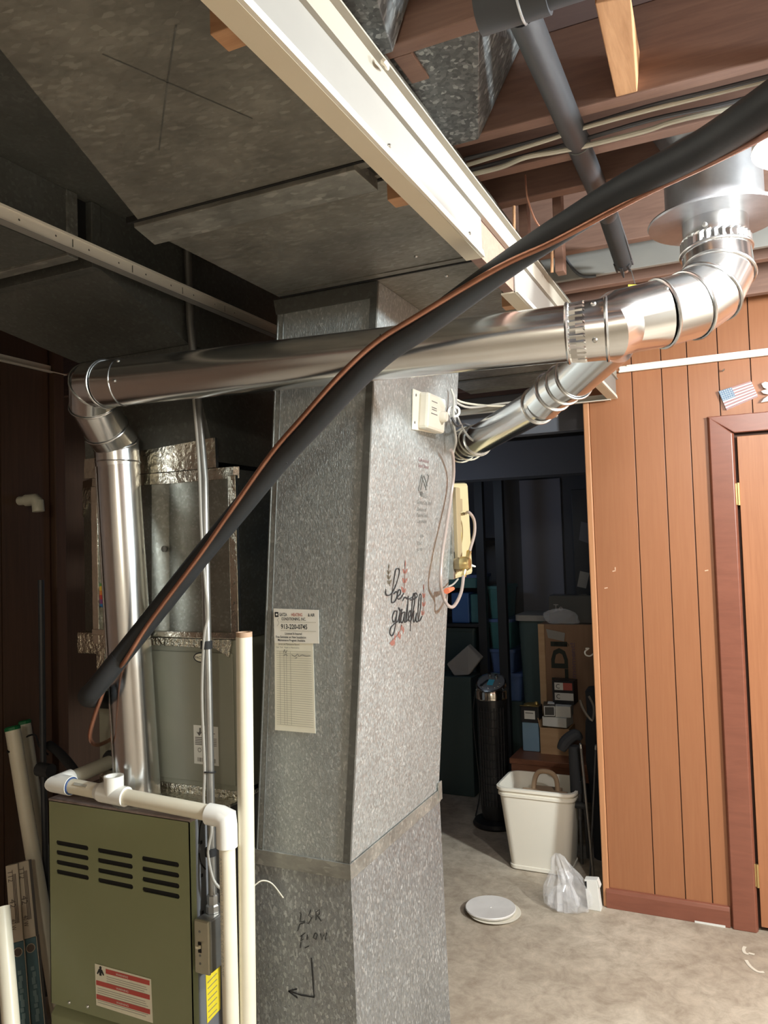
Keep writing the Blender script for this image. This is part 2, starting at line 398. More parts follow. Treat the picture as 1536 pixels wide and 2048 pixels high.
# partition with paneling and the door
wp = struct('wall_partition', (-.3, 3.49, 0))
XJ = -.018                                           # jamb
MB().box(-.60, XJ - .02, 3.497, 3.60, 0, 2.70).box(XJ - .02, .80, 3.497, 3.60, 2.03, 2.70).box(.80, 2.4, 3.497, 3.60, 0, 2.70).build('backing', 'groove', wp, smooth=False)
sx = [-.600, -.412, -.290, -.186, -.066, .055, .21, .33, .48, .60, .75, .9, 1.05, 1.2, 1.35, 1.5, 1.65, 1.8, 1.95, 2.1, 2.25, 2.4]
for a, c in zip(sx[:-1], sx[1:]):
    z0 = 2.03 if (a > -.08 and c < .82) else 0
    if a == -.066 or a == -.186: z0 = 0 if a < -.1 else 2.03
    MB().box(a + .002, c - .002, 3.490, 3.497, z0, 2.70).build('panel', 'panel_wood', wp, smooth=False, bevel=.001)
MB().box(-.626, -.600, 3.482, 3.60, 0, 2.32).build('corner_moulding', 'edge_wood', wp, smooth=False, bevel=.004)
for p in [(-0.5221, 3.4890, 1.4517), (-0.1486, 3.4890, 1.4488), (-0.5592, 3.4890, 1.3778)]:
    MB().obox(p, (1, 0, .2), (-.2, 0, 1), (0, -1, 0), .007, .0022, .0012).build('tape_scrap', 'tape_scrap', wp, smooth=False)
p = Vector((-0.5217, 3.4890, 1.4604)); MB().obox(p + Vector((.005, 0, .002)), (1, 0, 0), (0, 0, 1), (0, -1, 0), .002, .006, .0012).build('tape_scrap', 'tape_scrap', wp, smooth=False)
bb = MB().prism([(-.612, 3.490, 0), (-.612, 3.474, 0), (-.612, 3.474, .066), (-.612, 3.480, .080), (-.612, 3.490, .084)], (.49, 0, 0)).build('baseboard_back', 'casing_wood', origin=(-.37, 3.48, 0), smooth=False, bevel=.002); bb['kind'] = 'structure'
dr = struct('door_1', (.38, 3.5, 0))
def cas(poly): return [(x, 3.488, z) for x, z in poly]
zt = 2.012; xo = -.120
for poly in ([(xo, 0), (XJ, 0), (XJ, zt), (xo, zt + .075)], [(XJ, zt), (.78, zt), (.88, zt + .075), (xo, zt + .075)], [(.78, 0), (.88, 0), (.88, zt + .075), (.78, zt)]):
    c = [Vector(q) for q in cas(poly)]; mid = sum(c, Vector()) / 4
    inner = [q.lerp(Vector((mid.x if abs(poly[0][0] - poly[2][0]) < .3 else q.x, q.y, q.z)), .18) + Vector((0, -.020, 0)) for q in c]
    MB().loft(c, inner).build('casing', 'casing_wood', dr, smooth=False, bevel=.003)
MB().box(-.009, .772, 3.486, 3.520, .020, 1.998).build('leaf', 'door_wood', dr, smooth=False, bevel=.002)
MB().box(XJ - .02, XJ, 3.50, 3.60, 0, 2.03).box(XJ, .78, 3.52, 3.54, 0, 2.03).build('jamb', 'groove', dr, smooth=False)
for zc in ((-0.0113, 3.4800, 1.7602)[2], (-0.0043, 3.4800, 0.2243)[2]):
    h = MB().box(-.026, -.010, 3.479, 3.4865, zc - .045, zc + .045).build('hinge', 'brass', dr, smooth=False, bevel=.001)
    MB().tube([(-.013, 3.478, zc - .046), (-.013, 3.478, zc + .046)], .005, 10).build('pin', 'brass', h)
# ceiling tracks left over from the old suspended ceiling
t1 = MB().box(-.462, 2.4, 3.466, 3.489, 2.316, 2.3185).box(-.462, 2.4, 3.4865, 3.489, 2.316, 2.345).box(-.462, 2.4, 3.464, 3.467, 2.314, 2.322).box(-.43, 2.4, 3.480, 3.489, 2.342, 2.346).build('trim_1', 'white_enamel', smooth=False); t1['kind'] = 'structure'
t2 = MB().box(-2.459, -2.436, -2.4, 2.26, 2.316, 2.319).box(-2.459, -2.456, -2.4, 2.26, 2.316, 2.345).build('trim_2', 'white_enamel', smooth=False); t2['kind'] = 'structure'
t3 = MB().box(-2.2, -.50, 3.44, 3.465, 2.196, 2.199).box(-2.2, -.50, 3.462, 3.465, 2.196, 2.225).build('trim_3', 'white_enamel', smooth=False); t3['kind'] = 'structure'
t4 = MB().box(-2.6, -.64, 3.60, 3.68, 2.10, 2.30).build('trim_4', 'wall_dim', smooth=False, bevel=.004); t4['kind'] = 'structure'
t5 = MB().box(-3.2, -.64, 4.55, 4.75, 1.98, 2.20).build('trim_5', 'wall_dim', smooth=False, bevel=.004); t5['kind'] = 'structure'

# ---- white clad beam
bc = thing('beam_cover', 'long white vinyl clad beam cover running diagonally under the joists', 'beam', (-.49, 1.7, 2.2))
for y0, y1 in ((-.6, 1.56), (1.82, 3.462)):
    MB().box(-.512, -.477, y0, y1, 2.200, 2.2035).build('bottom_lip', 'lip_vinyl_lifted', bc, smooth=False)
    MB().box(-.4800, -.4765, y0, y1 + .0, 2.2005, 2.290).build('fascia', 'white_vinyl', bc, smooth=False)
    MB().prism([(-.477, y0, 2.2005), (-.4705, y0, 2.2005), (-.4735, y0, 2.216), (-.477, y0, 2.217)], (0, y1 - y0, 0)).build('bead', 'white_enamel', bc, smooth=False)
    MB().box(-.511, -.5085, y0, y1, 2.2035, 2.225).build('back_lip', 'tan_vinyl', bc, smooth=False)
MB().box(-.479, -.4725, -.6, 3.470, 2.286, 2.336).box(-.4725, -.460, -.6, 3.470, 2.3325, 2.336).box(-.4725, -.468, -.6, 3.470, 2.286, 2.290).build('top_channel', 'tan_vinyl', bc, smooth=False)
MB().box(-.505, -.4805, -.6, 3.45, 2.2035, 2.332).build('core_board', 'joist_wood', bc, smooth=False)
for y in (.25, 1.085, 1.475, 2.45, 3.1): screw(bc, (-.4765, y, 2.222), (1, 0, 0), .004)
for p in ((-0.5706, 0.7487, 2.2260), (-0.5513, 1.2649, 2.2260), (-0.5421, 2.0009, 2.2260)):
    y = p[1]; MB().box(-.562, -.506, y, y + .038, 2.226, 2.277).build('furring_block', 'furring_wood', bc, smooth=False, bevel=.0015)
MB().tube(smooth_path([(-0.4600, 1.0344, 2.3252), (-0.4550, 1.0357, 2.3198), (-0.4620, 1.0585, 2.3253)], 3), [.004, .005, .005, .004, .004, .003, .001], 6).build('splinter', 'white_enamel', bc)

# ---- perforated T runner
gr = thing('grid_runner', 'narrow white perforated ceiling grid runner hanging below the left duct', 'ceiling grid', (-1.42, 1.3, 2.32))
hy = [1.1904, 1.2911, 1.3913, 1.4908, 1.5896, 1.6899, 1.7877] + [1.8880, 1.9870] + [.93, .76, .6]
sy = [1.3407, 1.5395, 1.7386] + [1.9365] + [.84]
hl = [circ(y, .020, .0028) for y in sorted(hy)] + [[(y - .0018, .010), (y + .0018, .010), (y + .0018, .029), (y - .0018, .029)] for y in sy]
MB().holes([(.2, 0), (2.235, 0), (2.235, .033), (.2, .033)], hl, (-1.4205, 0, 2.3205), (0, 1, 0), (0, 0, 1), .0012).build('web', 'white_enamel', gr, smooth=False)
MB().box(-1.432, -1.408, .2, 2.235, 2.3185, 2.3205).build('flange', 'white_vinyl', gr, smooth=False)
MB().box(-1.4235, -1.4165, .2, 2.235, 2.3535, 2.359).build('bulb_edge', 'white_enamel', gr, smooth=False)

# ---- cream board beyond the flue
tb = MB().box(-.60, .9, 2.600, 2.619, (-0.5421, 2.6000, 2.4700)[2], (-0.5469, 2.6000, 2.5638)[2]).build('ceiling_board', 'white_vinyl', origin=(-.1, 2.61, 2.45), smooth=False, bevel=.002)
tag(tb, 'cream painted board fixed across the joists behind the vent elbow', 'board')
MB().tube(smooth_path([(-0.5043, 2.5950, 2.5456), (-0.4752, 2.5900, 2.4961), (-0.4438, 2.5920, 2.4691), (-0.4061, 2.6000, 2.4666)], 4), .005, 8).build('cable_stub', 'cable_dark', tb)

# ================================================================ ducts overhead
td = thing('trunk_duct', 'big galvanised return trunk duct left of the white beam', 'duct', (-.85, 1.5, 2.28))
MB().hexa([(-.66, .22, 2.279), (-.565, .22, 2.279), (-.565, 1.235, 2.279), (-1.108, 1.235, 2.279), (-.66, .22, 2.512), (-.565, .22, 2.512), (-.565, 1.235, 2.512), (-1.108, 1.235, 2.512)]).build('tapered_section', 'galv_trunk', td, smooth=False)
MB().box(-1.125, -.565, 1.28, 3.42, 2.285, 2.512).build('straight_section', 'galv_trunk', td, smooth=False)
a = (-1.0744, 1.1818, 2.2680); c = (-1.0676, 1.2398, 2.2620)
MB().hexa([(-1.112, 1.212, 2.268), (-.600, 1.212, 2.268), (-.592, 1.292, 2.262), (-1.128, 1.292, 2.262), (-1.112, 1.212, 2.29), (-.600, 1.212, 2.29), (-.592, 1.292, 2.29), (-1.128, 1.292, 2.29)]).build('drive_cleat', 'galv_cleat', td, smooth=False, bevel=.0015)
MB().box(-1.126, -.57, 1.205, 1.212, 2.2775, 2.29).box(-1.126, -.58, 1.292, 1.300, 2.2825, 2.29).build('cleat_gap', 'dark_slot', td, smooth=False)
MB().box(-1.118, -.57, 1.775, 1.783, 2.2805, 2.29).build('seam', 'dark_slot', td, smooth=False)
MB().box(-1.118, -.575, 1.752, 1.775, 2.2825, 2.29).build('seam_lap', 'galv_trunk', td, smooth=False)
for yy in (2.55, 3.1): MB().box(-1.118, -.575, yy, yy + .03, 2.2805, 2.29).build('seam_lap', 'galv_dull', td, smooth=False)
for ln in ([(-0.7624, 0.7766, 2.2788), (-0.7284, 0.8680, 2.2788), (-0.6747, 1.0042, 2.2788)], [(-0.6357, 0.7763, 2.2788), (-0.7284, 0.8680, 2.2788), (-0.8688, 1.0103, 2.2788)]):
    MB().stroke(ln, .0022, (0, 0, -1), .0004).build('cross_break', 'galv_dull', td, smooth=False)
for p in ((-0.6632, 1.8534, 2.2850), (-0.6799, 1.6895, 2.2850), (-0.7186, 2.0513, 2.2850)): screw(td, p, (0, 0, -1), .005)

jd = MB().hexa([(-.98, 1.318, 2.512), (-.392, 1.318, 2.525), (-.50, 1.640, 2.50), (-.98, 1.640, 2.50), (-.98, 1.318, 2.69), (-.392, 1.318, 2.69), (-.392, 1.640, 2.69), (-.98, 1.640, 2.69)]).build('joist_duct', 'galv_pan', origin=(-.7, 1.48, 2.51), smooth=False, bevel=.002)
tag(jd, 'dull galvanised duct stub between joists right of the white beam', 'duct')
jd2 = MB().hexa([(-.98, .915, 2.505), (-.46, .915, 2.512), (-.54, 1.262, 2.495), (-.98, 1.262, 2.495), (-.98, .915, 2.69), (-.46, .915, 2.69), (-.46, 1.262, 2.69), (-.98, 1.262, 2.69)]).build('joist_duct', 'galv_pan', origin=(-.7, 1.1, 2.5), smooth=False, bevel=.002)
tag(jd2, 'dark galvanised duct stub above the white beam at the top edge', 'duct')

sd = thing('supply_duct', 'dusty dark supply duct over the furnace behind the perforated runner', 'duct', (-1.75, 1.5, 2.34))
MB().box(-2.05, -1.50, .3, 1.405, 2.350, 2.512).build('main_section', 'galv_dull', sd, smooth=False)
MB().loft([Vector(q) for q in ((-2.12, 1.505, 2.345), (-1.50, 1.505, 2.345), (-1.50, 1.86, 2.225), (-1.955, 1.86, 2.225))], [Vector(q) for q in ((-2.12, 1.505, 2.512), (-1.50, 1.505, 2.512), (-1.50, 1.86, 2.512), (-1.955, 1.86, 2.512))]).build('throat', 'galv_dull', sd, smooth=False)
MB().box(-1.955, -1.50, 1.86, 2.40, 2.225, 2.512).build('elbow_box', 'galv_dull', sd, smooth=False)
MB().box(-2.06, -1.495, 1.395, 1.430, 2.342, 2.512).build('drive_cleat', 'galv_cleat', sd, smooth=False, bevel=.002)
MB().box(-2.03, -1.515, 1.430, 1.475, 2.380, 2.512).build('joint_recess', 'dark_slot', sd, smooth=False)
MB().box(-2.10, -1.494, 1.475, 1.506, 2.338, 2.512).build('drive_cleat', 'galv_dull', sd, smooth=False, bevel=.002)

sp = thing('supply_plenum', 'boxy galvanised plenum sealed with foil tape above the furnace coil', 'plenum', (-1.65, 2.1, 1.335))
MB().loft([Vector(q) for q in ((-1.93, 1.865, 1.86), (-1.412, 1.865, 1.86), (-1.412, 2.38, 1.86), (-1.93, 2.38, 1.86))], [Vector(q) for q in ((-1.945, 1.865, 2.224), (-1.502, 1.865, 2.224), (-1.502, 2.38, 2.224), (-1.945, 2.38, 2.224))]).build('neck', 'galv_dull', sp, smooth=False)
# bulged front: faceted sheet
prof = [(-1.985, 1.905), (-1.895, 1.862), (-1.74, 1.862), (-1.655, 1.850), (-1.600, 1.866), (-1.50, 1.858), (-1.345, 1.862), (-1.338, 1.870), (-1.338, 2.40), (-1.985, 2.40)]
MB().loft([Vector((x, y, 1.338)) for x, y in prof], [Vector((x, y + (.012 if -1.8 < x < -1.45 and y < 2 else 0), 1.832)) for x, y in prof]).build('case', 'galv_coil', sp, angle=20)
tpf = [(-1.989, 1.905), (-1.897, 1.856), (-1.74, 1.862), (-1.655, 1.858), (-1.600, 1.868), (-1.50, 1.860), (-1.345, 1.856), (-1.332, 1.868)]
MB().loft([Vector((x, y, 1.806)) for x, y in tpf] + [Vector((-1.36, 1.90, 1.806)), Vector((-1.97, 1.93, 1.806))], [Vector((x, y + .002, 1.840)) for x, y in tpf] + [Vector((-1.36, 1.90, 1.840)), Vector((-1.97, 1.93, 1.840))]).build('tape', 'foil_tape', sp, angle=20)
MB().prism([(-1.935, 1.860, 1.842), (-1.408, 1.860, 1.842), (-1.410, 1.860, 1.932), (-1.62, 1.860, 1.918), (-1.932, 1.860, 1.905)], (0, .012, 0)).build('tape', 'foil_tape', sp, smooth=False)
MB().box(-1.90, -1.872, 1.852, 1.874, 1.31, 1.815).build('tape', 'foil_tape', sp, smooth=False, bevel=.003)
MB().box(-1.362, -1.334, 1.852, 1.866, 1.345, 1.815).build('tape', 'foil_tape', sp, smooth=False, bevel=.002)
MB().box(-1.90, -1.336, 1.848, 1.864, 1.338, 1.358).build('tape', 'foil_tape', sp, smooth=False, bevel=.003)
MB().box(-1.990, -1.888, 1.868, 1.91, 1.275, 1.345).build('tape', 'foil_tape_crumpled', sp, smooth=False, bevel=.008)
MB().prism([(-1.985, 1.900, 1.815), (-1.985, 1.900, 1.72), (-1.94, 1.878, 1.77), (-1.895, 1.856, 1.75), (-1.86, 1.855, 1.815)], (0, .012, 0)).build('tape', 'foil_tape_crumpled', sp, smooth=False)
MB().prism([(-1.885, 1.853, 1.338), (-1.885, 1.853, 1.12), (-1.86, 1.853, 1.15), (-1.85, 1.853, 1.30), (-1.78, 1.853, 1.30), (-1.78, 1.853, 1.338)], (0, .008, 0)).build('tape', 'foil_tape_crumpled', sp, smooth=False)
MB().prism([(-1.66, 1.852, 1.336), (-1.66, 1.852, 1.314), (-1.42, 1.852, 1.310), (-1.37, 1.852, 1.285), (-1.36, 1.852, 1.336)], (0, .008, 0)).build('tape', 'foil_tape_crumpled', sp, smooth=False)
MB().lathe((-1.6095, 1.8575, 1.6058), (0, -1, 0), [(0, .001), (.008, .001), (.0095, 0), (.0095, -.004)], 16).build('plug', 'ink_soft', sp)
c = Vector((-1.8546, 1.8605, 1.4654))
for i in range(6):      # rainbow striped round sticker half hidden by the flue
    z0, z1 = .042 - .014 * i, .042 - .014 * (i + 1); L = []
    for z in (z0, z0 - .0047, z0 - .0094, z1): L.append((-math.sqrt(max(0, .0425 ** 2 - z * z)) * .74, z))
    poly = [c + Vector((x, 0, z)) for x, z in L] + [c + Vector((-x, 0, z)) for x, z in reversed(L)]
    MB().prism(poly, (0, .001, 0)).build('sticker_stripe', 'stripe_%d' % i, sp, smooth=False)

# ================================================================ furnace
fu = thing('furnace', 'olive green gas furnace cabinet with louvred door and warning label', 'furnace', (-1.667, 2.05, 0))
MB().box(-1.930, -1.403, 1.722, 2.44, .0, .858).build('cabinet', 'furnace_grey', fu, smooth=False, bevel=.003)
MB().box(-1.932, -1.402, 1.70, 2.44, .858, .868).build('top_plate', 'furnace_top', fu, smooth=False, bevel=.002)
MB().box(-1.925, -1.41, 1.7035, 1.722, .60, .80).build('louvre_dark_sheet', 'dark_slot', fu, smooth=False)  # black sheet standing in for the unlit cabinet interior behind the louvres
ox = -1.9315
hl = []
for (x0, x1) in ((-1.903, -1.7725), (-1.738, -1.605), (-1.572, -1.440)):
    for z in (.741, .7125, .684, .656): hl.append(capsule((x0 + x1) / 2, z, (x1 - x0) / 2, .0068))
ud = MB().holes([(-1.9315, .268), (-1.4025, .268), (-1.4025, .862), (-1.9315, .862)], hl, (0, 1.700, 0), (1, 0, 0), (0, 0, 1), -.003).build('upper_door', 'furnace_green', fu, smooth=False)
MB().box(-1.9315, -1.929, 1.70, 1.725, .268, .862).build('door_flange', 'furnace_green', fu, smooth=False)
MB().box(-1.405, -1.4025, 1.70, 1.725, .268, .862).build('door_flange', 'furnace_green', fu, smooth=False)
ld = MB().prism([(-1.9315, 1.722, .258), (-1.9315, 1.700, .236), (-1.9315, 1.700, .012), (-1.9315, 1.722, .012)], (.529, 0, 0)).build('lower_door', 'furnace_green', fu, smooth=False, bevel=.002)
for p in ((-1.8559, 1.7000, 0.2849), (-1.7829, 1.7000, 0.2894)): screw(fu, p, (0, -1, 0), .005)
wl_ = MB().prism([(-1.7527, 1.6995, 0.4173), (-1.5453, 1.6995, 0.4159), (-1.5410, 1.6995, 0.2981), (-1.7493, 1.6995, 0.3012)], (0, -.0008, 0)).build('warning_label', 'label_cream', fu, smooth=False)
for z in (.4045, .3655, .3265):
    MB().box(-1.711 if z > .4 else -1.748, -1.550, 1.6982, 1.6988, z - .0065, z + .0065).build('red_bar', 'label_red', wl_, smooth=False)
    MB().text('WARNING', (-1.672, 1.6981, z - .003), (1, 0, 0), (0, 0, 1), .006, .045).build('lettering', 'label_white', wl_, smooth=False)
pg = MB()
for z in (.390, .384, .378, .372, .351, .345, .339, .333, .317, .311): pg.box(-1.744 if z < .37 else -1.708, -1.556 - .02 * random.random(), 1.6984, 1.6987, z - .0009, z + .0009)
pg.build('small_print', 'ink_grey', wl_, smooth=False)
k = Vector((-1.731, 1.6984, .402))    # pictogram: ventilating flame figure
MB().lathe(k + Vector((0, 0, .008)), (0, -1, 0), [(0, .0006), (.0045, .0004), (.0045, -.0005)], 10).prism([k + Vector((x, 0, z)) for x, z in ((-.006, .004), (.006, .004), (.014, -.010), (.010, -.012), (.004, -.004), (.004, -.014), (-.004, -.014), (-.004, -.004), (-.010, -.012), (-.014, -.010))], (0, -.0006, 0)).build('pictogram', 'ink', wl_, smooth=False)
yl = MB().prism([(-1.4025, 1.7565, 0.4349), (-1.4025, 1.8219, 0.4422), (-1.4025, 1.8169, 0.3023), (-1.4025, 1.7583, 0.2952)], (.001, 0, 0)).build('yellow_label', 'label_yellow', fu, smooth=False)
pg = MB()
for i in range(7):
    a = lerp((-1.4010, 1.7622, 0.4025), (-1.4010, 1.7634, 0.3075), i / 6); bq = lerp((-1.4010, 1.8049, 0.4080), (-1.4010, 1.8015, 0.3110), i / 6)
    pg.stroke([a, bq], .0022, (1, 0, 0), .0003)
pg.build('small_print', 'ink_soft', yl, smooth=False)
for zz in (.79, .70, .60): MB().box(-1.4035, -1.4005, 1.745, 1.752, zz - .004, zz + .004).build('side_slot', 'dark_slot', fu, smooth=False)
ko = smooth_path([(-1.4015, 1.765, .862), (-1.4015, 1.745, .835), (-1.4015, 1.738, .79)], 5)
MB().stroke(ko, .004, (1, 0, 0), .0005).build('knockout_line', 'dark_slot', fu, smooth=False)
ko = smooth_path([(-1.4015, 1.738, .765), (-1.4015, 1.745, .735), (-1.4015, 1.765, .71)], 5)
MB().stroke(ko, .004, (1, 0, 0), .0005).build('knockout_line', 'dark_slot', fu, smooth=False)

# ---- evaporator coil
ec = thing('evaporator_coil', 'grey green evaporator coil cabinet standing on the furnace behind the flue', 'coil cabinet', (-1.62, 2.1, .868))
MB().box(-1.888, -1.352, 1.862, 2.42, .88, 1.335).build('cabinet', 'coil_green', ec, smooth=False, bevel=.003)
MB().box(-1.845, -1.362, 1.8575, 1.863, .915, 1.296).build('front_panel', 'coil_green', ec, smooth=False, bevel=.002)
MB().box(-1.888, -1.352, 1.858, 2.42, .868, .902).build('tape', 'foil_tape_crumpled', ec, smooth=False, bevel=.006)
MB().box(-1.66, -1.352, 1.78, 1.858, .868, .877).build('tape', 'foil_tape_crumpled', ec, smooth=False, bevel=.003)
bd = MB().lathe((-1.4735, 1.8570, 1.2810), (0, -1, 0), [(0, .0012), (.02, .0012), (.02, 0)], 20)
cen = Vector((-1.4735, 1.8570, 1.2810))
bd.v = [Vector((cen.x + (q.x - cen.x) * 1.45, q.y, cen.z + (q.z - cen.z) * .78)) for q in bd.v]
bd = bd.build('brand_badge', 'ink', ec, smooth=False)
b2 = MB().lathe(cen, (0, -1, 0), [(0, .0018), (.0165, .0018), (.0165, 0)], 20)
b2.v = [Vector((cen.x + (q.x - cen.x) * 1.5, q.y, cen.z + (q.z - cen.z) * .72)) for q in b2.v]
b2.build('badge_face', 'label_cream', bd, smooth=False)
MB().text('PACTOR', cen + Vector((-.021, -.0019, -.004)), (1, 0, 0), (0, 0, 1), .008, .042).build('lettering', 'ink', bd, smooth=False)
lb = MB().box(-1.508, -1.419, 1.8565, 1.8573, .968, 1.081).build('rating_label', 'label_white', ec, smooth=False)
pg = MB().prism([(-1.497, 1.8562, 1.062), (-1.487, 1.8562, 1.050), (-1.477, 1.8562, 1.062), (-1.481, 1.8562, 1.062), (-1.481, 1.8562, 1.074), (-1.486, 1.8562, 1.074), (-1.486, 1.8562, 1.064), (-1.490, 1.8562, 1.060)], (0, -.0004, 0))
for z in (1.045, 1.040, 1.035, 1.030, 1.025): pg.box(-1.503, -1.470, 1.8560, 1.8564, z - .0011, z + .0011).box(-1.462, -1.425, 1.8560, 1.8564, z - .0008, z + .0008)
pg.box(-1.468, -1.43, 1.8560, 1.8564, 1.059, 1.061)
for x in [-1.495 + .0028 * i for i in range(24)]: pg.box(x, x + random.choice((.0008, .0016)), 1.8560, 1.8564, .975, .987)
pg.lathe((-1.487, 1.8562, 1.009), (0, -1, 0), [(.005, .0003), (.0065, .0003)], 14)
pg.build('label_print', 'barcode', lb, smooth=False)
MB().lathe((-1.8367, 1.8610, 0.9475), (0, -1, 0), [(.0, .012), (.028, .012), (.032, .004), (.032, 0)], 20).build('drain_grommet', 'foam_black', ec)

# ================================================================ return air drop
ra = thing('return_drop', 'tall spangled galvanised return air drop standing beside the furnace', 'duct', (-1.1, 2.12, 0))
YB = 2.446
A0, A1 = Vector((-1.254, 1.8, .772)), Vector((-.966, 1.8, .772)); B0, B1 = Vector((-1.139, 1.8, 2.284)), Vector((-.8345, 1.8, 2.284))
def back(p): return Vector((p.x, YB, p.z))
FN = Vector((.9962, 0, -.0871)); FU = Vector((0, 1, 0)); FV = (B1 - A1).normalized()
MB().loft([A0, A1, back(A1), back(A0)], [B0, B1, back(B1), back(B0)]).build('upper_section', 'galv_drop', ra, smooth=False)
L0, L1 = Vector((-1.268, 1.8, 0)), Vector((-.952, 1.8, 0))
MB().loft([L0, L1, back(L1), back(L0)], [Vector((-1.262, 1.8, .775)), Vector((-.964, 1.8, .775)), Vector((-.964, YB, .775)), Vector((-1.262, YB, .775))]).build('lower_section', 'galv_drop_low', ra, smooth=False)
MB().hexa([(-1.264, 1.795, .735), (-.960, 1.795, .735), (-.960, YB, .735), (-1.264, YB, .735), (-1.258, 1.795, .775), (-.9605, 1.795, .775), (-.9605, YB, .775), (-1.258, YB, .775)]).build('joint_cleat', 'galv_cleat', ra, smooth=False, bevel=.001)
MB().box(-.9625, -.9585, YB - .02, YB + .012, .74, .80).build('cleat_hook', 'galv_cleat', ra, smooth=False)
for P0, P1, dx, wd in ((A0, B0, .0, .006), (A0, B0, .018, .003)):
    MB().tube([P0 + Vector((dx + .002, -.001, 0)), P1 + Vector((dx + .002, -.001, 0))], wd / 2, 6).build('standing_seam', 'galv_dull', ra)
MB().loft([A1 + Vector((-.018, -.0025, 0)), A1 + Vector((.002, -.0025, 0)), A1 + Vector((.002, .006, 0)), A1 + Vector((-.018, .006, 0))], [B1 + Vector((-.018, -.0025, 0)), B1 + Vector((.002, -.0025, 0)), B1 + Vector((.002, .006, 0)), B1 + Vector((-.018, .006, 0))]).build('corner_seam', 'galv_dull', ra, smooth=False)
fl_ = MB().loft([B0 + Vector((-.006, -.004, -.042)), B1 + Vector((-.004, -.004, -.042)), B1 + Vector((-.004, .004, -.042)), B0 + Vector((-.006, .004, -.042))], [B0 + Vector((-.012, -.006, -.001)), B1 + Vector((0, -.006, -.001)), B1 + Vector((0, .004, -.001)), B0 + Vector((-.012, .004, -.001))])
fl_.build('top_collar', 'galv_dull', ra, smooth=False)
# printing on the right face
def rtext(body, p, hgt, wid, m_='ink_soft'): return MB().text(body, p, FU, FV, hgt, wid, .0010).build('sheet_print', m_, ra, smooth=False)
rtext('Granite City Steel', (-0.8838, 2.1389, 1.7169), .014, .115)
rtext('Division of', (-0.8857, 2.1415, 1.6961), .013, .072); rtext('National Steel', (-0.8872, 2.1437, 1.6782), .013, .082); rtext('Corporation', (-0.8888, 2.1460, 1.6602), .013, .075)
rtext('.016', (-0.8926, 2.1752, 1.6166), .010, .028); rtext('72"x L', (-0.8946, 2.1543, 1.5942), .011, .038); rtext('G-90', (-0.8961, 2.1566, 1.5761), .009, .038)
rtext('Galvanized', (-0.8727, 2.1306, 1.8448), .012, .085, 'ink_maroon'); rtext('Steel Sheet', (-0.8742, 2.1328, 1.8271), .012, .085, 'ink_maroon')
N = MB()
for st in ([(-0.8788, 2.1438, 1.7575), (-0.8747, 2.1618, 1.8038)], [(-0.8787, 2.1607, 1.7584), (-0.8746, 2.1763, 1.8047)], [(-0.8747, 2.1618, 1.8038), (-0.8784, 2.2082, 1.7624)], [(-0.8746, 2.1807, 1.8050), (-0.8773, 2.2129, 1.7742)], [(-0.8784, 2.1994, 1.7619), (-0.8742, 2.2226, 1.8095)], [(-0.8788, 2.1438, 1.7575), (-0.8787, 2.1624, 1.7584)], [(-0.8747, 2.1618, 1.8038), (-0.8746, 2.1807, 1.8050)], [(-0.8743, 2.2066, 1.8084), (-0.8742, 2.2226, 1.8095)]):
    N.stroke(st, .0035, FN, .0006)
for k in range(4):
    N.stroke(smooth_path([lerp((-0.8795, 2.1552, 1.7551), (-0.8794, 2.1671, 1.7556), k / 2), lerp((-0.8806, 2.1689, 1.7421), (-0.8799, 2.1799, 1.7502), k / 3), lerp((-0.8809, 2.2267, 1.7384), (-0.8797, 2.2081, 1.7530), k / 3)], 4), .002, FN, .0006)
N.build('sheet_logo', 'ink_soft', ra, smooth=False)
dc = MB()
T_ = [(.0020, .0045)]
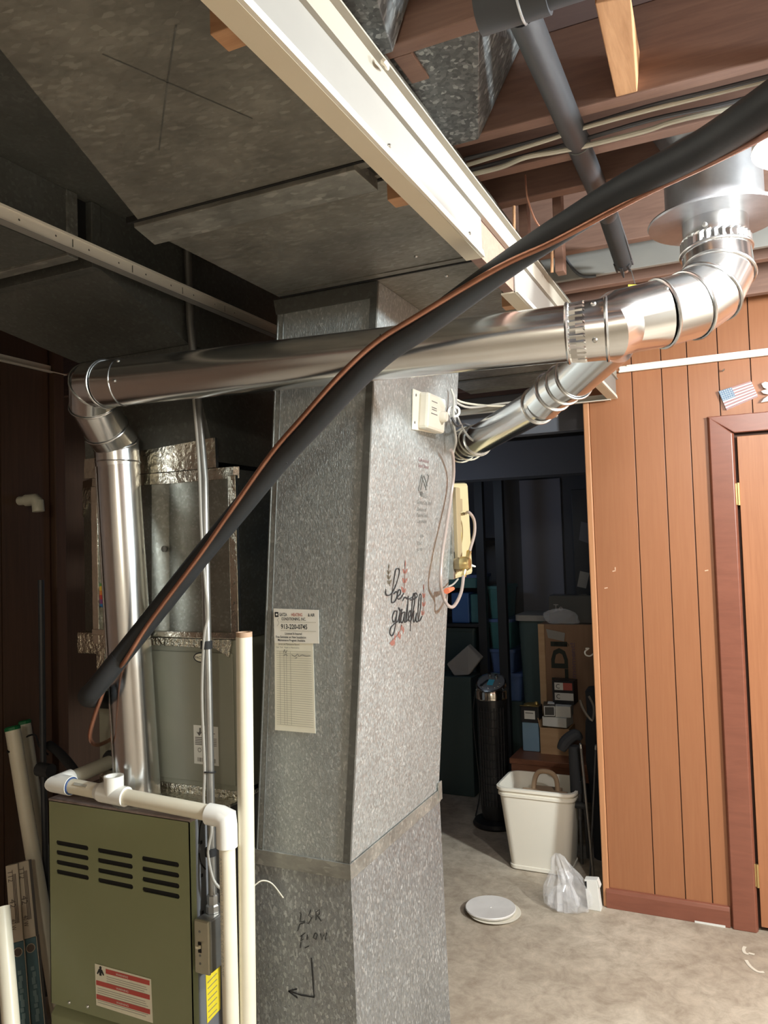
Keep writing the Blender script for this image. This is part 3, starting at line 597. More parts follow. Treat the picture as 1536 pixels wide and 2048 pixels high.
for st in ([(-0.9033, 1.9420, 1.4765), (-0.9045, 1.9421, 1.4632), (-0.9050, 1.9549, 1.4573), (-0.9048, 1.9798, 1.4599), (-0.9033, 2.0036, 1.4771), (-0.9007, 2.0241, 1.5064), (-0.8991, 2.0280, 1.5246), (-0.8987, 2.0146, 1.5295), (-0.8992, 2.0017, 1.5242), (-0.9016, 1.9925, 1.4959), (-0.9048, 1.9849, 1.4602), (-0.9066, 1.9837, 1.4392), (-0.9071, 1.9939, 1.4339), (-0.9066, 2.0118, 1.4394), (-0.9053, 2.0228, 1.4544), (-0.9045, 2.0141, 1.4636), (-0.9049, 1.9968, 1.4587)],
           [(-0.9058, 2.0205, 1.4479), (-0.9052, 2.0424, 1.4555), (-0.9042, 2.0411, 1.4667), (-0.9042, 2.0289, 1.4663), (-0.9055, 2.0216, 1.4515), (-0.9064, 2.0304, 1.4410), (-0.9061, 2.0514, 1.4446), (-0.9051, 2.0672, 1.4559)],
           [(-0.9093, 2.0207, 1.4081), (-0.9094, 2.0058, 1.4077), (-0.9107, 1.9957, 1.3928), (-0.9118, 2.0017, 1.3801), (-0.9116, 2.0148, 1.3818), (-0.9101, 2.0233, 1.3993), (-0.9093, 2.0252, 1.4083), (-0.9122, 2.0216, 1.3750), (-0.9145, 2.0113, 1.3487), (-0.9152, 1.9974, 1.3406), (-0.9145, 1.9833, 1.3489), (-0.9133, 1.9861, 1.3622), (-0.9126, 2.0028, 1.3703), (-0.9119, 2.0364, 1.3781)],
           [(-0.9121, 2.0350, 1.3767), (-0.9097, 2.0472, 1.4032), (-0.9086, 2.0348, 1.4167), (-0.9095, 2.0483, 1.4062), (-0.9093, 2.0620, 1.4087), (-0.9108, 2.0487, 1.3907), (-0.9124, 2.0462, 1.3724), (-0.9117, 2.0592, 1.3804)],
           [(-0.9100, 2.0802, 1.4002), (-0.9103, 2.0626, 1.3971), (-0.9120, 2.0564, 1.3776), (-0.9126, 2.0682, 1.3701), (-0.9111, 2.0802, 1.3877), (-0.9100, 2.0834, 1.3999), (-0.9122, 2.0817, 1.3750), (-0.9126, 2.0949, 1.3705), (-0.9102, 2.1012, 1.3983), (-0.9060, 2.1018, 1.4456)],
           [(-0.9080, 2.1013, 1.4235), (-0.9112, 2.0930, 1.3864), (-0.9126, 2.0982, 1.3701), (-0.9119, 2.1125, 1.3782)],
           [(-0.9072, 2.0622, 1.4329), (-0.9063, 2.0766, 1.4427), (-0.9069, 2.1095, 1.4355), (-0.9063, 2.1456, 1.4424), (-0.9057, 2.1589, 1.4495), (-0.9065, 2.1736, 1.4403), (-0.9072, 2.1510, 1.4323), (-0.9073, 2.1181, 1.4317)],
           [(-0.9120, 2.1126, 1.3775), (-0.9110, 2.1283, 1.3887), (-0.9100, 2.1220, 1.4002), (-0.9108, 2.1117, 1.3909), (-0.9125, 2.1157, 1.3715), (-0.9126, 2.1322, 1.3705), (-0.9117, 2.1449, 1.3814)],
           [(-0.9121, 2.1348, 1.3760), (-0.9089, 2.1518, 1.4129), (-0.9061, 2.1544, 1.4449), (-0.9060, 2.1410, 1.4459), (-0.9093, 2.1341, 1.4080), (-0.9154, 2.1296, 1.3382)],
           [(-0.9132, 2.1281, 1.3639), (-0.9117, 2.1449, 1.3814), (-0.9103, 2.1538, 1.3966), (-0.9128, 2.1507, 1.3679), (-0.9131, 2.1628, 1.3648), (-0.9110, 2.1734, 1.3884), (-0.9130, 2.1728, 1.3657), (-0.9133, 2.1886, 1.3624), (-0.9101, 2.2021, 1.3988), (-0.9067, 2.2032, 1.4382), (-0.9065, 2.1907, 1.4404), (-0.9097, 2.1851, 1.4036), (-0.9129, 2.1879, 1.3674), (-0.9133, 2.2023, 1.3626), (-0.9123, 2.2201, 1.3741)]):
    pts = smooth_path(st, 4); n = len(pts)
    dc.stroke(pts, [.0022 + .0026 * abs(math.sin(i * .33)) for i in range(n)], FN, .0008)
dc = dc.build('grateful_decal', 'ink', ra, smooth=False); dc['label'] = 'black script decal reading be grateful with rose leaf sprigs'
def leafset(mat_, stems, leaves):
    g = MB()
    for st in stems: g.stroke(smooth_path(st, 3), .0018, FN, .0007)
    for a, c in leaves:
        a, c = Vector(a), Vector(c); ax = (c - a); sd_ = FN.cross(ax).normalized() * ax.length * .24
        g.prism([a, a + ax * .35 + sd_, a + ax * .7 + sd_ * .75, c, a + ax * .7 - sd_ * .75, a + ax * .35 - sd_], FN * .0006)
    g.build('leaf_sprig', mat_, dc, smooth=False)
leafset('leaf_dark', [[(-0.8976, 1.9535, 1.5427), (-0.9002, 1.9541, 1.5129), (-0.9028, 1.9678, 1.4823)]], [((-0.9001, 1.9567, 1.5304), (-0.8988, 1.9573, 1.5456)), ((-0.9014, 1.9573, 1.5165), (-0.9003, 1.9443, 1.5282)), ((-0.9014, 1.9573, 1.5165), (-0.9004, 1.9695, 1.5271)), ((-0.9026, 1.9589, 1.5026), (-0.9015, 1.9443, 1.5144)), ((-0.9026, 1.9606, 1.5025), (-0.9017, 1.9745, 1.5129)), ((-0.9038, 1.9639, 1.4884), (-0.9029, 1.9494, 1.4989)), ((-0.9038, 1.9639, 1.4884), (-0.9028, 1.9794, 1.5000))])
leafset('leaf_rose', [[(-0.8968, 2.0651, 1.5510), (-0.9018, 2.0703, 1.4947), (-0.9053, 2.0674, 1.4543)]], [((-0.9000, 2.0710, 1.5314), (-0.8983, 2.0703, 1.5518)), ((-0.9017, 2.0714, 1.5125), (-0.9005, 2.0534, 1.5263)), ((-0.9017, 2.0733, 1.5124), (-0.9005, 2.0901, 1.5263)), ((-0.9041, 2.0730, 1.4848), (-0.9028, 2.0529, 1.5004)), ((-0.9041, 2.0748, 1.4847), (-0.9029, 2.0916, 1.4983)), ((-0.9065, 2.0708, 1.4573), (-0.9049, 2.0486, 1.4761)), ((-0.9067, 2.0728, 1.4557), (-0.9055, 2.0859, 1.4694))])
leafset('leaf_rose', [[(-0.9038, 2.2181, 1.4718), (-0.9083, 2.2301, 1.4196), (-0.9122, 2.2225, 1.3755)]], [((-0.9069, 2.2245, 1.4528), (-0.9051, 2.2207, 1.4731)), ((-0.9090, 2.2309, 1.4291), (-0.9075, 2.2131, 1.4459)), ((-0.9090, 2.2317, 1.4291), (-0.9076, 2.2400, 1.4455)), ((-0.9113, 2.2330, 1.4027), (-0.9100, 2.2146, 1.4181)), ((-0.9113, 2.2351, 1.4025), (-0.9099, 2.2455, 1.4187)), ((-0.9137, 2.2283, 1.3753), (-0.9122, 2.2118, 1.3922)), ((-0.9137, 2.2304, 1.3751), (-0.9124, 2.2409, 1.3896))])
leafset('leaf_rose', [[(-0.9131, 2.0626, 1.3645), (-0.9151, 2.0461, 1.3416), (-0.9169, 1.9850, 1.3216)]], [((-0.9164, 2.0753, 1.3449), (-0.9146, 2.0619, 1.3653)), ((-0.9172, 2.0800, 1.3356), (-0.9153, 2.0829, 1.3572)), ((-0.9179, 2.0521, 1.3274), (-0.9160, 2.0406, 1.3489)), ((-0.9184, 2.0564, 1.3211), (-0.9167, 2.0613, 1.3407)), ((-0.9183, 2.0244, 1.3222), (-0.9165, 2.0185, 1.3429)), ((-0.9186, 2.0248, 1.3193), (-0.9185, 1.9869, 1.3200)), ((-0.9185, 2.0212, 1.3198), (-0.9195, 2.0191, 1.3087))])
# marker writing on the lower front
mk = MB()
for st in ([(-1.1204, 1.7985, 0.6251), (-1.1156, 1.7985, 0.6233), (-1.1198, 1.7985, 0.6008), (-1.1046, 1.7985, 0.6057)], [(-1.0847, 1.7985, 0.6386), (-1.0926, 1.7985, 0.6223), (-1.0831, 1.7985, 0.6184), (-1.0933, 1.7985, 0.6010), (-1.0985, 1.7985, 0.6027)], [(-1.0702, 1.7985, 0.6139), (-1.0690, 1.7985, 0.6356), (-1.0579, 1.7985, 0.6434), (-1.0583, 1.7985, 0.6323), (-1.0663, 1.7985, 0.6265), (-1.0537, 1.7985, 0.6138)], [(-1.1047, 1.7985, 0.6020), (-1.1209, 1.7985, 0.5947), (-1.1277, 1.7985, 0.5755)],
           [(-1.1201, 1.7985, 0.5626), (-1.1038, 1.7985, 0.5753)], [(-1.1146, 1.7985, 0.5666), (-1.1187, 1.7985, 0.5509), (-1.1105, 1.7985, 0.5577)], [(-1.1183, 1.7985, 0.5480), (-1.1210, 1.7985, 0.5326)], [(-1.0977, 1.7985, 0.5719), (-1.0995, 1.7985, 0.5575)], [(-1.1068, 1.7985, 0.5353), (-1.0933, 1.7985, 0.5430)], [(-1.0747, 1.7985, 0.5798), (-1.0803, 1.7985, 0.5669), (-1.0717, 1.7985, 0.5640), (-1.0669, 1.7985, 0.5775), (-1.0738, 1.7985, 0.5807)], [(-1.0581, 1.7985, 0.5820), (-1.0543, 1.7985, 0.5658), (-1.0469, 1.7985, 0.5811), (-1.0430, 1.7985, 0.5678), (-1.0390, 1.7985, 0.5877)]):
    mk.stroke(st, .0022, (0, -1, 0), .0006)
mk.build('marker_writing', 'ink', ra, smooth=False)
mk = MB()
for st in ([(-1.0877, 1.7985, 0.5137), (-1.0852, 1.7985, 0.4660), (-1.0821, 1.7985, 0.4132)], [(-1.0808, 1.7985, 0.4131), (-1.1203, 1.7985, 0.4098), (-1.1613, 1.7985, 0.4120)], [(-1.1613, 1.7985, 0.4120), (-1.1341, 1.7985, 0.4233)], [(-1.1604, 1.7985, 0.4114), (-1.1330, 1.7985, 0.3997)]): mk.stroke(st, .0034, (0, -1, 0), .0006)
mk.build('marker_arrow', 'ink', ra, smooth=False)
# service record
sr = MB().prism([(-1.1770, 1.7970, 1.3418), (-1.1824, 1.7970, 1.1031), (-1.0553, 1.7970, 1.1032), (-1.0556, 1.7970, 1.3422)], (0, .0008, 0)).build('service_record', 'paper_record', ra, smooth=False); sr['label'] = 'ruled cream service record sheet'
pg = MB()
for i in range(34):
    t = i / 33; a = lerp((-1.1709, 1.7965, 1.3176), (-1.1752, 1.7965, 1.1199), t); c = lerp((-1.0622, 1.7965, 1.3182), (-1.0607, 1.7965, 1.1187), t)
    pg.stroke([a, c], .0009, (0, -1, 0), .0003)
for x0, x1 in ((560, 561), (568, 569), (573, 574.5), (581, 583)): pg.stroke([lerp((-1.1709, 1.7965, 1.3176), (-1.0622, 1.7965, 1.3182), (x0 - 553) / 69), lerp((-1.1752, 1.7965, 1.1199), (-1.0607, 1.7965, 1.1187), (x0 - 553) / 69)], .0008, (0, -1, 0), .0003)
pg.build('ruled_lines', 'ink_grey', sr, smooth=False)
pg = MB().text('Service and Maintenance Record', (-1.1638, 1.7962, 1.3341), (1, 0, 0), (0, 0, 1), .0062, .066).text('Date  Tech   Repair or Maintenance', (-1.1721, 1.7962, 1.3264), (1, 0, 0), (0, 0, 1), .004, .074)
for st in ([(-1.1483, 1.7960, 1.3143), (-1.1448, 1.7960, 1.3225), (-1.1419, 1.7960, 1.3131), (-1.1369, 1.7960, 1.3213)], [(-1.1485, 1.7960, 1.3061), (-1.1405, 1.7960, 1.3091), (-1.1358, 1.7960, 1.3052)], [(-1.1230, 1.7960, 1.3097), (-1.1121, 1.7960, 1.3047), (-1.1041, 1.7960, 1.3116), (-1.0996, 1.7960, 1.3051), (-1.0901, 1.7960, 1.3094), (-1.0777, 1.7960, 1.3071), (-1.0637, 1.7960, 1.3089)], [(-1.1123, 1.7960, 1.2993), (-1.1059, 1.7960, 1.3022)]):
    if st[0][2] < 1.9: pg.stroke(smooth_path(st, 3), .0014, (0, -1, 0), .0003)
pg.build('handwriting', 'ink_soft', sr, smooth=False)
sc_ = MB().prism([(-1.1766, 1.7955, 1.4332), (-1.1761, 1.7955, 1.3393), (-1.0363, 1.7955, 1.3416), (-1.0351, 1.7955, 1.4302)], (0, .0008, 0)).build('service_card', 'paper', ra, smooth=False); sc_['label'] = 'white contractor card taped above the record sheet'
def ct(body, px, hgt, wid, m_='ink'): MB().text(body, px, (1, 0, 0), (0, 0, 1), hgt, wid, .0004, 1.0, .018).build('lettering', m_, sc_, smooth=False)
ct('GATZA', (-1.1575, 1.7950, 1.4130), .0085, .024); ct('HEATING', (-1.1193, 1.7950, 1.4130), .0085, .034, 'ink_red'); ct('& AIR', (-1.0676, 1.7950, 1.4127), .0085, .021)
ct('CONDITIONING, INC.', (-1.1514, 1.7950, 1.4015), .0080, .077); ct('913-220-0745', (-1.1537, 1.7950, 1.3785), .0130, .083)
ct('Licensed & Insured', (-1.1414, 1.7950, 1.3632), .0060, .053); ct('Free Estimates on New Installation', (-1.1705, 1.7950, 1.3537), .0060, .095); ct('Maintenance Program Available', (-1.1643, 1.7950, 1.3451), .0060, .086)
MB().prism([(-1.1725, 1.7950, 1.4237), (-1.1721, 1.7950, 1.4101), (-1.1608, 1.7950, 1.4102), (-1.1612, 1.7950, 1.4238)], (0, -.0004, 0)).build('logo_square', 'ink', sc_, smooth=False)
MB().lathe((-1.1662, 1.7945, 1.4170), (0, -1, 0), [(0, .0003), (.0028, .0003), (.0028, 0)], 10).build('logo_dot', 'paper', sc_, smooth=False)
pg = MB()
for p0, p1 in (((-1.1548, 1.7950, 1.3968), (-1.0435, 1.7950, 1.3970)), ((-1.1555, 1.7950, 1.3737), (-1.0442, 1.7950, 1.3732))): pg.stroke([p0, p1], .0008, (0, -1, 0), .0003)
pg.stroke(smooth_path([(-1.1663, 1.7950, 1.3857), (-1.1597, 1.7950, 1.3940), (-1.1643, 1.7950, 1.4021), (-1.1593, 1.7950, 1.4075)], 3), .001, (0, -1, 0), .0003)
pg.build('rule_lines', 'ink_grey', sc_, smooth=False)

# humidistat
hs = thing('humidistat', 'white humidistat box with round knob screwed high on the return drop', 'control', (-0.8594, 2.1508, 1.9968))
def fr(p, o): return Vector(p) + FN * o
q = [(-0.8548, 2.0574, 2.0486), (-0.8651, 2.0664, 1.9310), (-0.8643, 2.2581, 1.9401), (-0.8546, 2.2390, 2.0514)]
MB().loft([Vector(p) for p in q], [fr(p, .006) for p in q]).build('base_plate', 'stat_white', hs, smooth=False, bevel=.003)
ctr = sum((Vector(p) for p in q), Vector()) / 4
HV, HU = FV, FU
MB().obox(ctr + HU * .020 + FN * .020, HU, HV, FN, .074, .054, .017).build('body', 'stat_white', hs, smooth=False, bevel=.009)
kb = MB().lathe(ctr + HU * .052 + FN * .036 + HV * -.006, FN, [(0, .020), (.014, .020), (.0165, .016), (.0175, 0)], 22).build('knob', 'stat_white', hs)
for a in (.040, -.040): MB().lathe(ctr - HU * .078 + HV * a + FN * .006, FN, [(0, .0015), (.004, .001), (.0045, 0)], 10).build('screw_slot', 'ink_soft', hs)
pg = MB()
for z, a, c in ((.030, -.03, .016), (.012, -.028, .012), (.006, -.026, .014), (-.006, -.030, .020)): pg.obox(ctr + HU * ((a + c) / 2) + HV * z + FN * .0373, HU, HV, FN, (c - a) / 2, .0012, .0003)
pg.build('print_lines', 'ink_soft', hs, smooth=False)

# humidifier on the back of the drop
hm = thing('humidifier', 'cream bypass humidifier cabinet behind the return drop with hanging tubes', 'humidifier', (-.99, 2.55, 1.63))
MB().hexa([(-1.10, 2.470, 1.472), (-.892, 2.470, 1.472), (-.892, 2.67, 1.482), (-1.10, 2.67, 1.482), (-1.10, 2.470, 1.80), (-.892, 2.470, 1.80), (-.892, 2.65, 1.812), (-1.10, 2.65, 1.812)]).build('cabinet', 'humid_cream', hm, smooth=False, bevel=.012)
MB().box(-.8925, -.8765, 2.470, 2.512, 1.50, 1.785).build('side_strip', 'humid_tan', hm, smooth=False, bevel=.002)
MB().hexa([(-.91, 2.447, 1.475), (-.889, 2.447, 1.475), (-.889, 2.4695, 1.475), (-.91, 2.4695, 1.475), (-.91, 2.447, 1.75), (-.889, 2.447, 1.75), (-.889, 2.4695, 1.75), (-.91, 2.4695, 1.75)]).build('mounting_flange', 'galv_cleat', hm, smooth=False)
def hp(px): return Vector(px)
MB().prism([(-0.8920, 2.5212, 1.7494), (-0.8920, 2.5193, 1.7061), (-0.8920, 2.5635, 1.7055), (-0.8920, 2.5655, 1.7494)], (.004, 0, 0)).build('window', 'humid_tan', hm, smooth=False)
MB().prism([(-0.8920, 2.5117, 1.6320), (-0.8920, 2.5091, 1.5823), (-0.8920, 2.5452, 1.5817), (-0.8920, 2.5479, 1.6320)], (.003, 0, 0)).build('yellow_sticker', 'label_yellow', hm, smooth=False)
MB().prism([(-0.8920, 2.4623, 1.5662), (-0.8920, 2.4652, 1.4971), (-0.8920, 2.4801, 1.4964), (-0.8920, 2.4922, 1.5655)], (.003, 0, 0)).build('vent_slot', 'ink_soft', hm, smooth=False)
tp = smooth_path([(-0.8880, 2.5940, 1.6991), (-0.8450, 2.5053, 1.6985), (-0.8400, 2.5412, 1.6733), (-0.8400, 2.5416, 1.6285), (-0.8450, 2.5079, 1.5777), (-0.8500, 2.5046, 1.5575)], 6)
MB().tube(tp, .0052, 10).build('supply_tube', 'tube_plastic', hm)
vb = Vector((-0.8450, 2.4657, 1.5265))
vv = MB().tube([(-0.8500, 2.5054, 1.5643), (-0.8480, 2.4876, 1.5511), (-0.8520, 2.4521, 1.4955), (-0.8550, 2.4546, 1.4854)], [.009, .0075, .0075, .010], 10).lathe(vb + Vector((-.02, 0, 0)), (1, 0, 0), [(0, .03), (.018, .03), (.024, .02), (.024, 0), (0, 0)], 16).build('solenoid_valve', 'brass', hm)
MB().box(-.893, -.866, vb.y - .008, vb.y + .008, vb.z - .018, vb.z + .018).build('valve_bracket', 'humid_tan', hm, smooth=False)
MB().tube([(-0.8400, 2.4815, 1.5209), (-0.8350, 2.5189, 1.5143)], [.005, .003], 8).build('wire_nut', 'label_white', hm)
lp = smooth_path([(-0.8530, 2.4488, 1.4857), (-0.8500, 2.4097, 1.4336), (-0.8500, 2.3431, 1.3968), (-0.8600, 2.3150, 1.3975), (-0.8750, 2.3125, 1.4246), (-0.8600, 2.2511, 1.4756), (-0.8600, 2.2723, 1.5603), (-0.8600, 2.3219, 1.6548), (-0.8600, 2.3736, 1.7532), (-0.8500, 2.3764, 1.8181), (-0.8300, 2.3215, 1.8691), (-0.8200, 2.2774, 1.8880)], 6)
MB().tube(lp, .0055, 10).build('drain_loop', 'tube_plastic', hm)
MB().tube(smooth_path([(-0.8700, 2.4412, 1.4763), (-0.8700, 2.3958, 1.4624), (-0.8750, 2.3567, 1.4551)], 4), .003, 6).build('thin_wire', 'cable_grey', hm)
MB().tube([(-0.8600, 2.3015, 1.4459), (-0.8600, 2.3621, 1.4498)], [.010, .006], 8).build('wire_cap', 'orange_plastic', hm)

# ================================================================ flue
fp = thing('flue_pipe', 'shiny metal flue pipe rising from the furnace and crossing to the chimney', 'vent pipe', (-1.72, 1.78, .868))
R5 = .0635
V0 = Vector((-1.6480, 1.7750, 0.9287)); V0.z = .866; V1 = Vector((-1.7068, 1.7750, 1.8714))
MB().tube([V0, V1], R5, 40).build('vertical_section', 'pipe_metal', fp)
MB().tube([V0 + Vector((-.052, -.038, .0)), V1 + Vector((-.052, -.038, 0))], .004, 6).build('lock_seam', 'pipe_seam', fp)
MB().lathe(V0, (0, 0, 1), [(R5 + .012, .0), (R5 + .012, .004), (R5 + .001, .012)], 36).build('base_collar', 'galv_cleat', fp)
E0 = V1 + Vector((0, 0, -.01)); E1 = V1 + Vector((-.002, -.004, .055)); E2 = Vector((-1.6984, 1.7200, 1.9659)); E3 = Vector((-1.6823, 1.6550, 2.0289)); E4 = Vector((-1.6405, 1.6150, 2.0722)); E5 = Vector((-1.5822, 1.6050, 2.0666)); H0 = Vector((-1.5386, 1.6050, 2.0643))
MB().tube([E0, E1], R5 + .002, 36).build('elbow_collar', 'pipe_metal', fp)
for i, (a, c) in enumerate(((E1, E2), (E2, E3), (E3, E4), (E4, E5))):
    t = (c - a).normalized()
    MB().tube([a - t * .004, a.lerp(c, .5), c + t * .004], R5 + .001, 36).build('elbow_gore', 'pipe_metal', fp)
for p, ax in ((E1, E2 - E0), (E2, E3 - E1), (E3, E4 - E2), (E4, E5 - E3), (E5, H0 - E4)):
    MB().ring(p, ax, R5 + .0025, .0035, 36).build('bead', 'pipe_seam', fp)
MB().ring(V1, (0, 0, 1), R5 + .002, .0025, 36).build('bead', 'pipe_seam', fp)
H1 = Vector((-0.3417, 1.7568, 2.0649))
MB().tube([E5, H0, H1], R5, 40).build('horizontal_section', 'pipe_metal', fp)
hd = (H1 - H0).normalized(); ht = hd.cross(Vector((0, 0, 1))).normalized()
MB().ring(H0 + hd * .015, hd, R5 + .0005, .0018, 36).build('bead', 'pipe_seam', fp)
for s_, a in ((.03, .9), (.035, -.15)): screw(fp, H0 + hd * s_ + (ht * math.cos(a) + Vector((0, 0, 1)) * math.sin(a)) * R5, ht * math.cos(a) + Vector((0, 0, 1)) * math.sin(a), .005)
# crimped coupling into the wye
W0 = H1; W1 = H1 + hd * .055; W2 = Vector((-0.1516, 1.8597, 2.1070)); wd = (W2 - W1).normalized()
MB().ring(W0, hd, R5 + .003, .004, 40).build('bead', 'pipe_seam', fp)
cr = MB(); n = 56
u = hd.cross(Vector((0, 0, 1))).normalized(); w_ = hd.cross(u)
vs = []; fs = []
for k, (h, base) in enumerate(((.0, R5), (.006, R5), (.036, R5 + .003), (.042, R5 + .004))):
    for j in range(n):
        a = 2 * math.pi * j / n; rr = base + ((.003 if j % 2 else -.003) if 0 < k < 3 else 0)
        vs.append(W0 + hd * h + (u * math.cos(a) + w_ * math.sin(a)) * rr)
for k in range(3):
    for j in range(n): fs.append((k * n + j, k * n + (j + 1) % n, (k + 1) * n + (j + 1) % n, (k + 1) * n + j))
cr.add(vs, fs).build('crimped_end', 'pipe_metal', fp, smooth=False)
R6 = .0765
MB().tube([H1 + hd * .040, H1 + hd * .085], R5 + .0045, 40).build('coupling_band', 'pipe_metal', fp)
MB().ring(H1 + hd * .085, hd, R5 + .006, .004, 40).build('bead', 'pipe_seam', fp)
for a in (.75, -.55): 
    n_ = ht * math.cos(a) + Vector((0, 0, 1)) * math.sin(a); screw(fp, H1 + hd * .060 + n_ * (R5 + .005), n_, .006)
MB().tube([H1 + hd * .02, H1 + hd * .087, H1.lerp(W2, .55), W2], [R5 + .002, R5 + .006, R6 - .003, R6], 40).build('wye_body', 'pipe_metal', fp)
MB().ring(W2, wd, R6 + .001, .0045, 40).build('bead', 'pipe_seam', fp)
for a in (.45, -.85):
    n_ = ht * math.cos(a) + Vector((0, 0, 1)) * math.sin(a); screw(fp, W2 + wd * .014 + n_ * (R6 + .001), n_, .006)
G = [W2, Vector((-0.0916, 1.9087, 2.1292)), Vector((-0.0487, 1.9490, 2.1653)), Vector((-0.0256, 1.9794, 2.2181)), Vector((-0.0302, 1.9914, 2.2711))]
TOP = Vector((G[4].x, G[4].y, 2.385))
for a, c in zip(G[:-1], G[1:]):
    t = (c - a).normalized(); MB().tube([a - t * .003, a.lerp(c, .5), c + t * .003], R6 + .001, 40).build('elbow_gore', 'pipe_metal', fp)
for i in (1, 2, 3, 4):
    ax = (G[i] - G[i - 1]).normalized() + ((G[i + 1] - G[i]).normalized() if i < 4 else Vector((0, 0, 1))); MB().ring(G[i], ax, R6 + .003, .004, 40).build('bead', 'pipe_seam', fp)
MB().tube([G[4], TOP], R6 - .003, 40).build('upper_section', 'pipe_metal', fp)
cr = MB(); vs = []; fs = []; n = 60
for k, (h, base) in enumerate(((.0, R6), (.006, R6 + .001), (.030, R6), (.036, R6 - .002))):
    for j in range(n):
        a = 2 * math.pi * j / n; rr = base + ((.0028 if j % 2 else -.0028) if 0 < k < 3 else 0); vs.append(G[4] + Vector((rr * math.cos(a), rr * math.sin(a), h)))
for k in range(3):
    for j in range(n): fs.append((k * n + j, k * n + (j + 1) % n, (k + 1) * n + (j + 1) % n, (k + 1) * n + j))
cr.add(vs, fs).build('crimped_end', 'pipe_metal', fp, smooth=False)
screw(fp, G[4] + Vector((-.02, -R6 + .002, .045)), (-.2, -1, 0), .006)

# branch to the water heater
wv = thing('water_heater_vent', 'narrow shiny branch vent sloping down behind the return drop', 'vent pipe', (-0.7275, 2.5136, 1.9883))
b0 = Vector((-0.2659, 1.9076, 2.0714)); b1 = Vector((-0.3862, 2.0416, 2.0205)); b2_ = Vector((-0.4572, 2.1087, 2.0039)); b3 = Vector((-0.4962, 2.1468, 1.9821)); b4 = Vector((-0.8045, 2.5020, 1.9428)); b5 = Vector((-0.9604, 2.6836, 1.9389))
r4 = .052
MB().tube([b0, b1], [r4 + .007, r4 + .003], 32).build('wye_arm', 'pipe_metal', wv)
MB().tube([b1, b2_, b3], r4 + .002, 32).build('coupling', 'pipe_metal', wv)
MB().tube([b3, b4, b5], r4 - .002, 32).build('pipe_section', 'pipe_metal', wv)
for p, ax, rr in ((b1, b2_ - b1, r4 + .005), (lerp(b1, b2_, .5), b2_ - b1, r4 + .003), (b2_, b3 - b1, r4 + .004), (lerp(b3, b4, .06), b4 - b3, r4), (b4, b4 - b3, r4 - .001)): MB().ring(p, ax, rr, .004, 32).build('bead', 'pipe_seam', wv)
bt = (b4 - b3).normalized(); bn = bt.cross(Vector((0, 0, 1))).normalized()
for a in (.1, -.9):
    n_ = bn * math.cos(a) + Vector((0, 0, 1)) * math.sin(a); n_ = n_ if n_.y < 0 else n_; screw(wv, lerp(b2_, b3, .8) + n_ * (r4 + .002), n_, .006)
pg = MB()
for i in range(9): 
    n_ = (bn * .93 + Vector((0, 0, .25)) - bt * .01).normalized(); pg.obox(lerp(b0, b1, .55 + .05 * i) + n_ * (r4 + .0058) + Vector((0, 0, .008 * math.sin(i * 2.1))), bt, n_.cross(bt), n_, .004, .006, .0006)
pg.build('stamped_print', 'ink_soft', wv, smooth=False)
st = MB()
for i in range(3): st.ring(lerp(b4, b5, .1 + .25 * i), bt + Vector((.0, .0, .35 * (i - 1))), r4 + .006, .003, 30)
st.build('hanger_wire', 'cable_white', wv)
MB().tube(smooth_path([(-0.8318, 2.3527, 2.0345), (-0.8163, 2.3848, 1.9720), (-0.7949, 2.4186, 1.9329), (-0.7333, 2.4372, 1.9099)], 5), .004, 6).build('strap_wire', 'strap_metal', wv)

# chimney thimble
th = thing('chimney_thimble', 'big round metal thimble and flange above the flue elbow', 'vent flange', (TOP.x, TOP.y, 2.34))
zc = 2.345; c = Vector((TOP.x, TOP.y, 0))
MB().lathe(c, (0, 0, 1), [(.071, zc), (.150, zc), (.152, zc + .004), (.150, zc + .008), (.125, zc + .012), (.071, zc + .012)], 48, True).build('flange', 'old_flange', th)
MB().lathe(c, (0, 0, 1), [(.110, zc + .010), (.110, zc + .17), (.112, zc + .172), (.112, zc + .176), (.104, zc + .176), (.104, zc + .010)], 44, True).build('drum', 'old_flange', th)
MB().lathe(c, (0, 0, 1), [(.098, zc + .176), (.150, zc + .27), (.150, 2.69), (.09, 2.69)], 44).build('cone', 'old_flange', th)
MB().box(c.x - .20, c.x + .20, c.y - .155, c.y + .02, 2.655, 2.695).build('firestop_plate', 'old_flange', th, smooth=False, bevel=.003)

# ================================================================ refrigerant line
rl = thing('refrigerant_line', 'black foam insulated refrigerant line with copper tube slung diagonally across the view', 'pipe', (-.7, 1.5, 2.0))
fo = [(.27, .66, 2.045), (.16, .86, 2.09)] + [(0.0517, 1.0700, 2.1358), (-0.0334, 1.2274, 2.1729), (-0.1587, 1.3667, 2.1978), (-0.3088, 1.4525, 2.1758), (-0.4196, 1.4908, 2.1421), (-0.5935, 1.5130, 2.0618), (-0.6915, 1.5192, 2.0173), (-0.7843, 1.5285, 1.9582), (-0.8994, 1.5557, 1.8823), (-1.0095, 1.5851, 1.8110), (-1.1679, 1.6166, 1.6854), (-1.2916, 1.6301, 1.5798), (-1.4596, 1.6259, 1.4153), (-1.5521, 1.6096, 1.3142), (-1.6226, 1.5916, 1.2330)]
bp = (-1.7661, 1.7200, 1.1705); be = (-1.7981, 1.8300, 1.1430)
MB().tube(smooth_path(fo, 6), .0262, 20).build('foam_sleeve', 'foam_black', rl)
MB().tube(smooth_path([fo[-2], fo[-1], (-1.6668, 1.6054, 1.2050), bp, be, (-1.7945, 1.8580, 1.1408)], 5), .0270, 20).build('foam_elbow', 'foam_black', rl)
def offs(i, du, dv): return Vector(fo[i]) + RIGHT * du + UP * dv - BACK * -.014
cpts = []
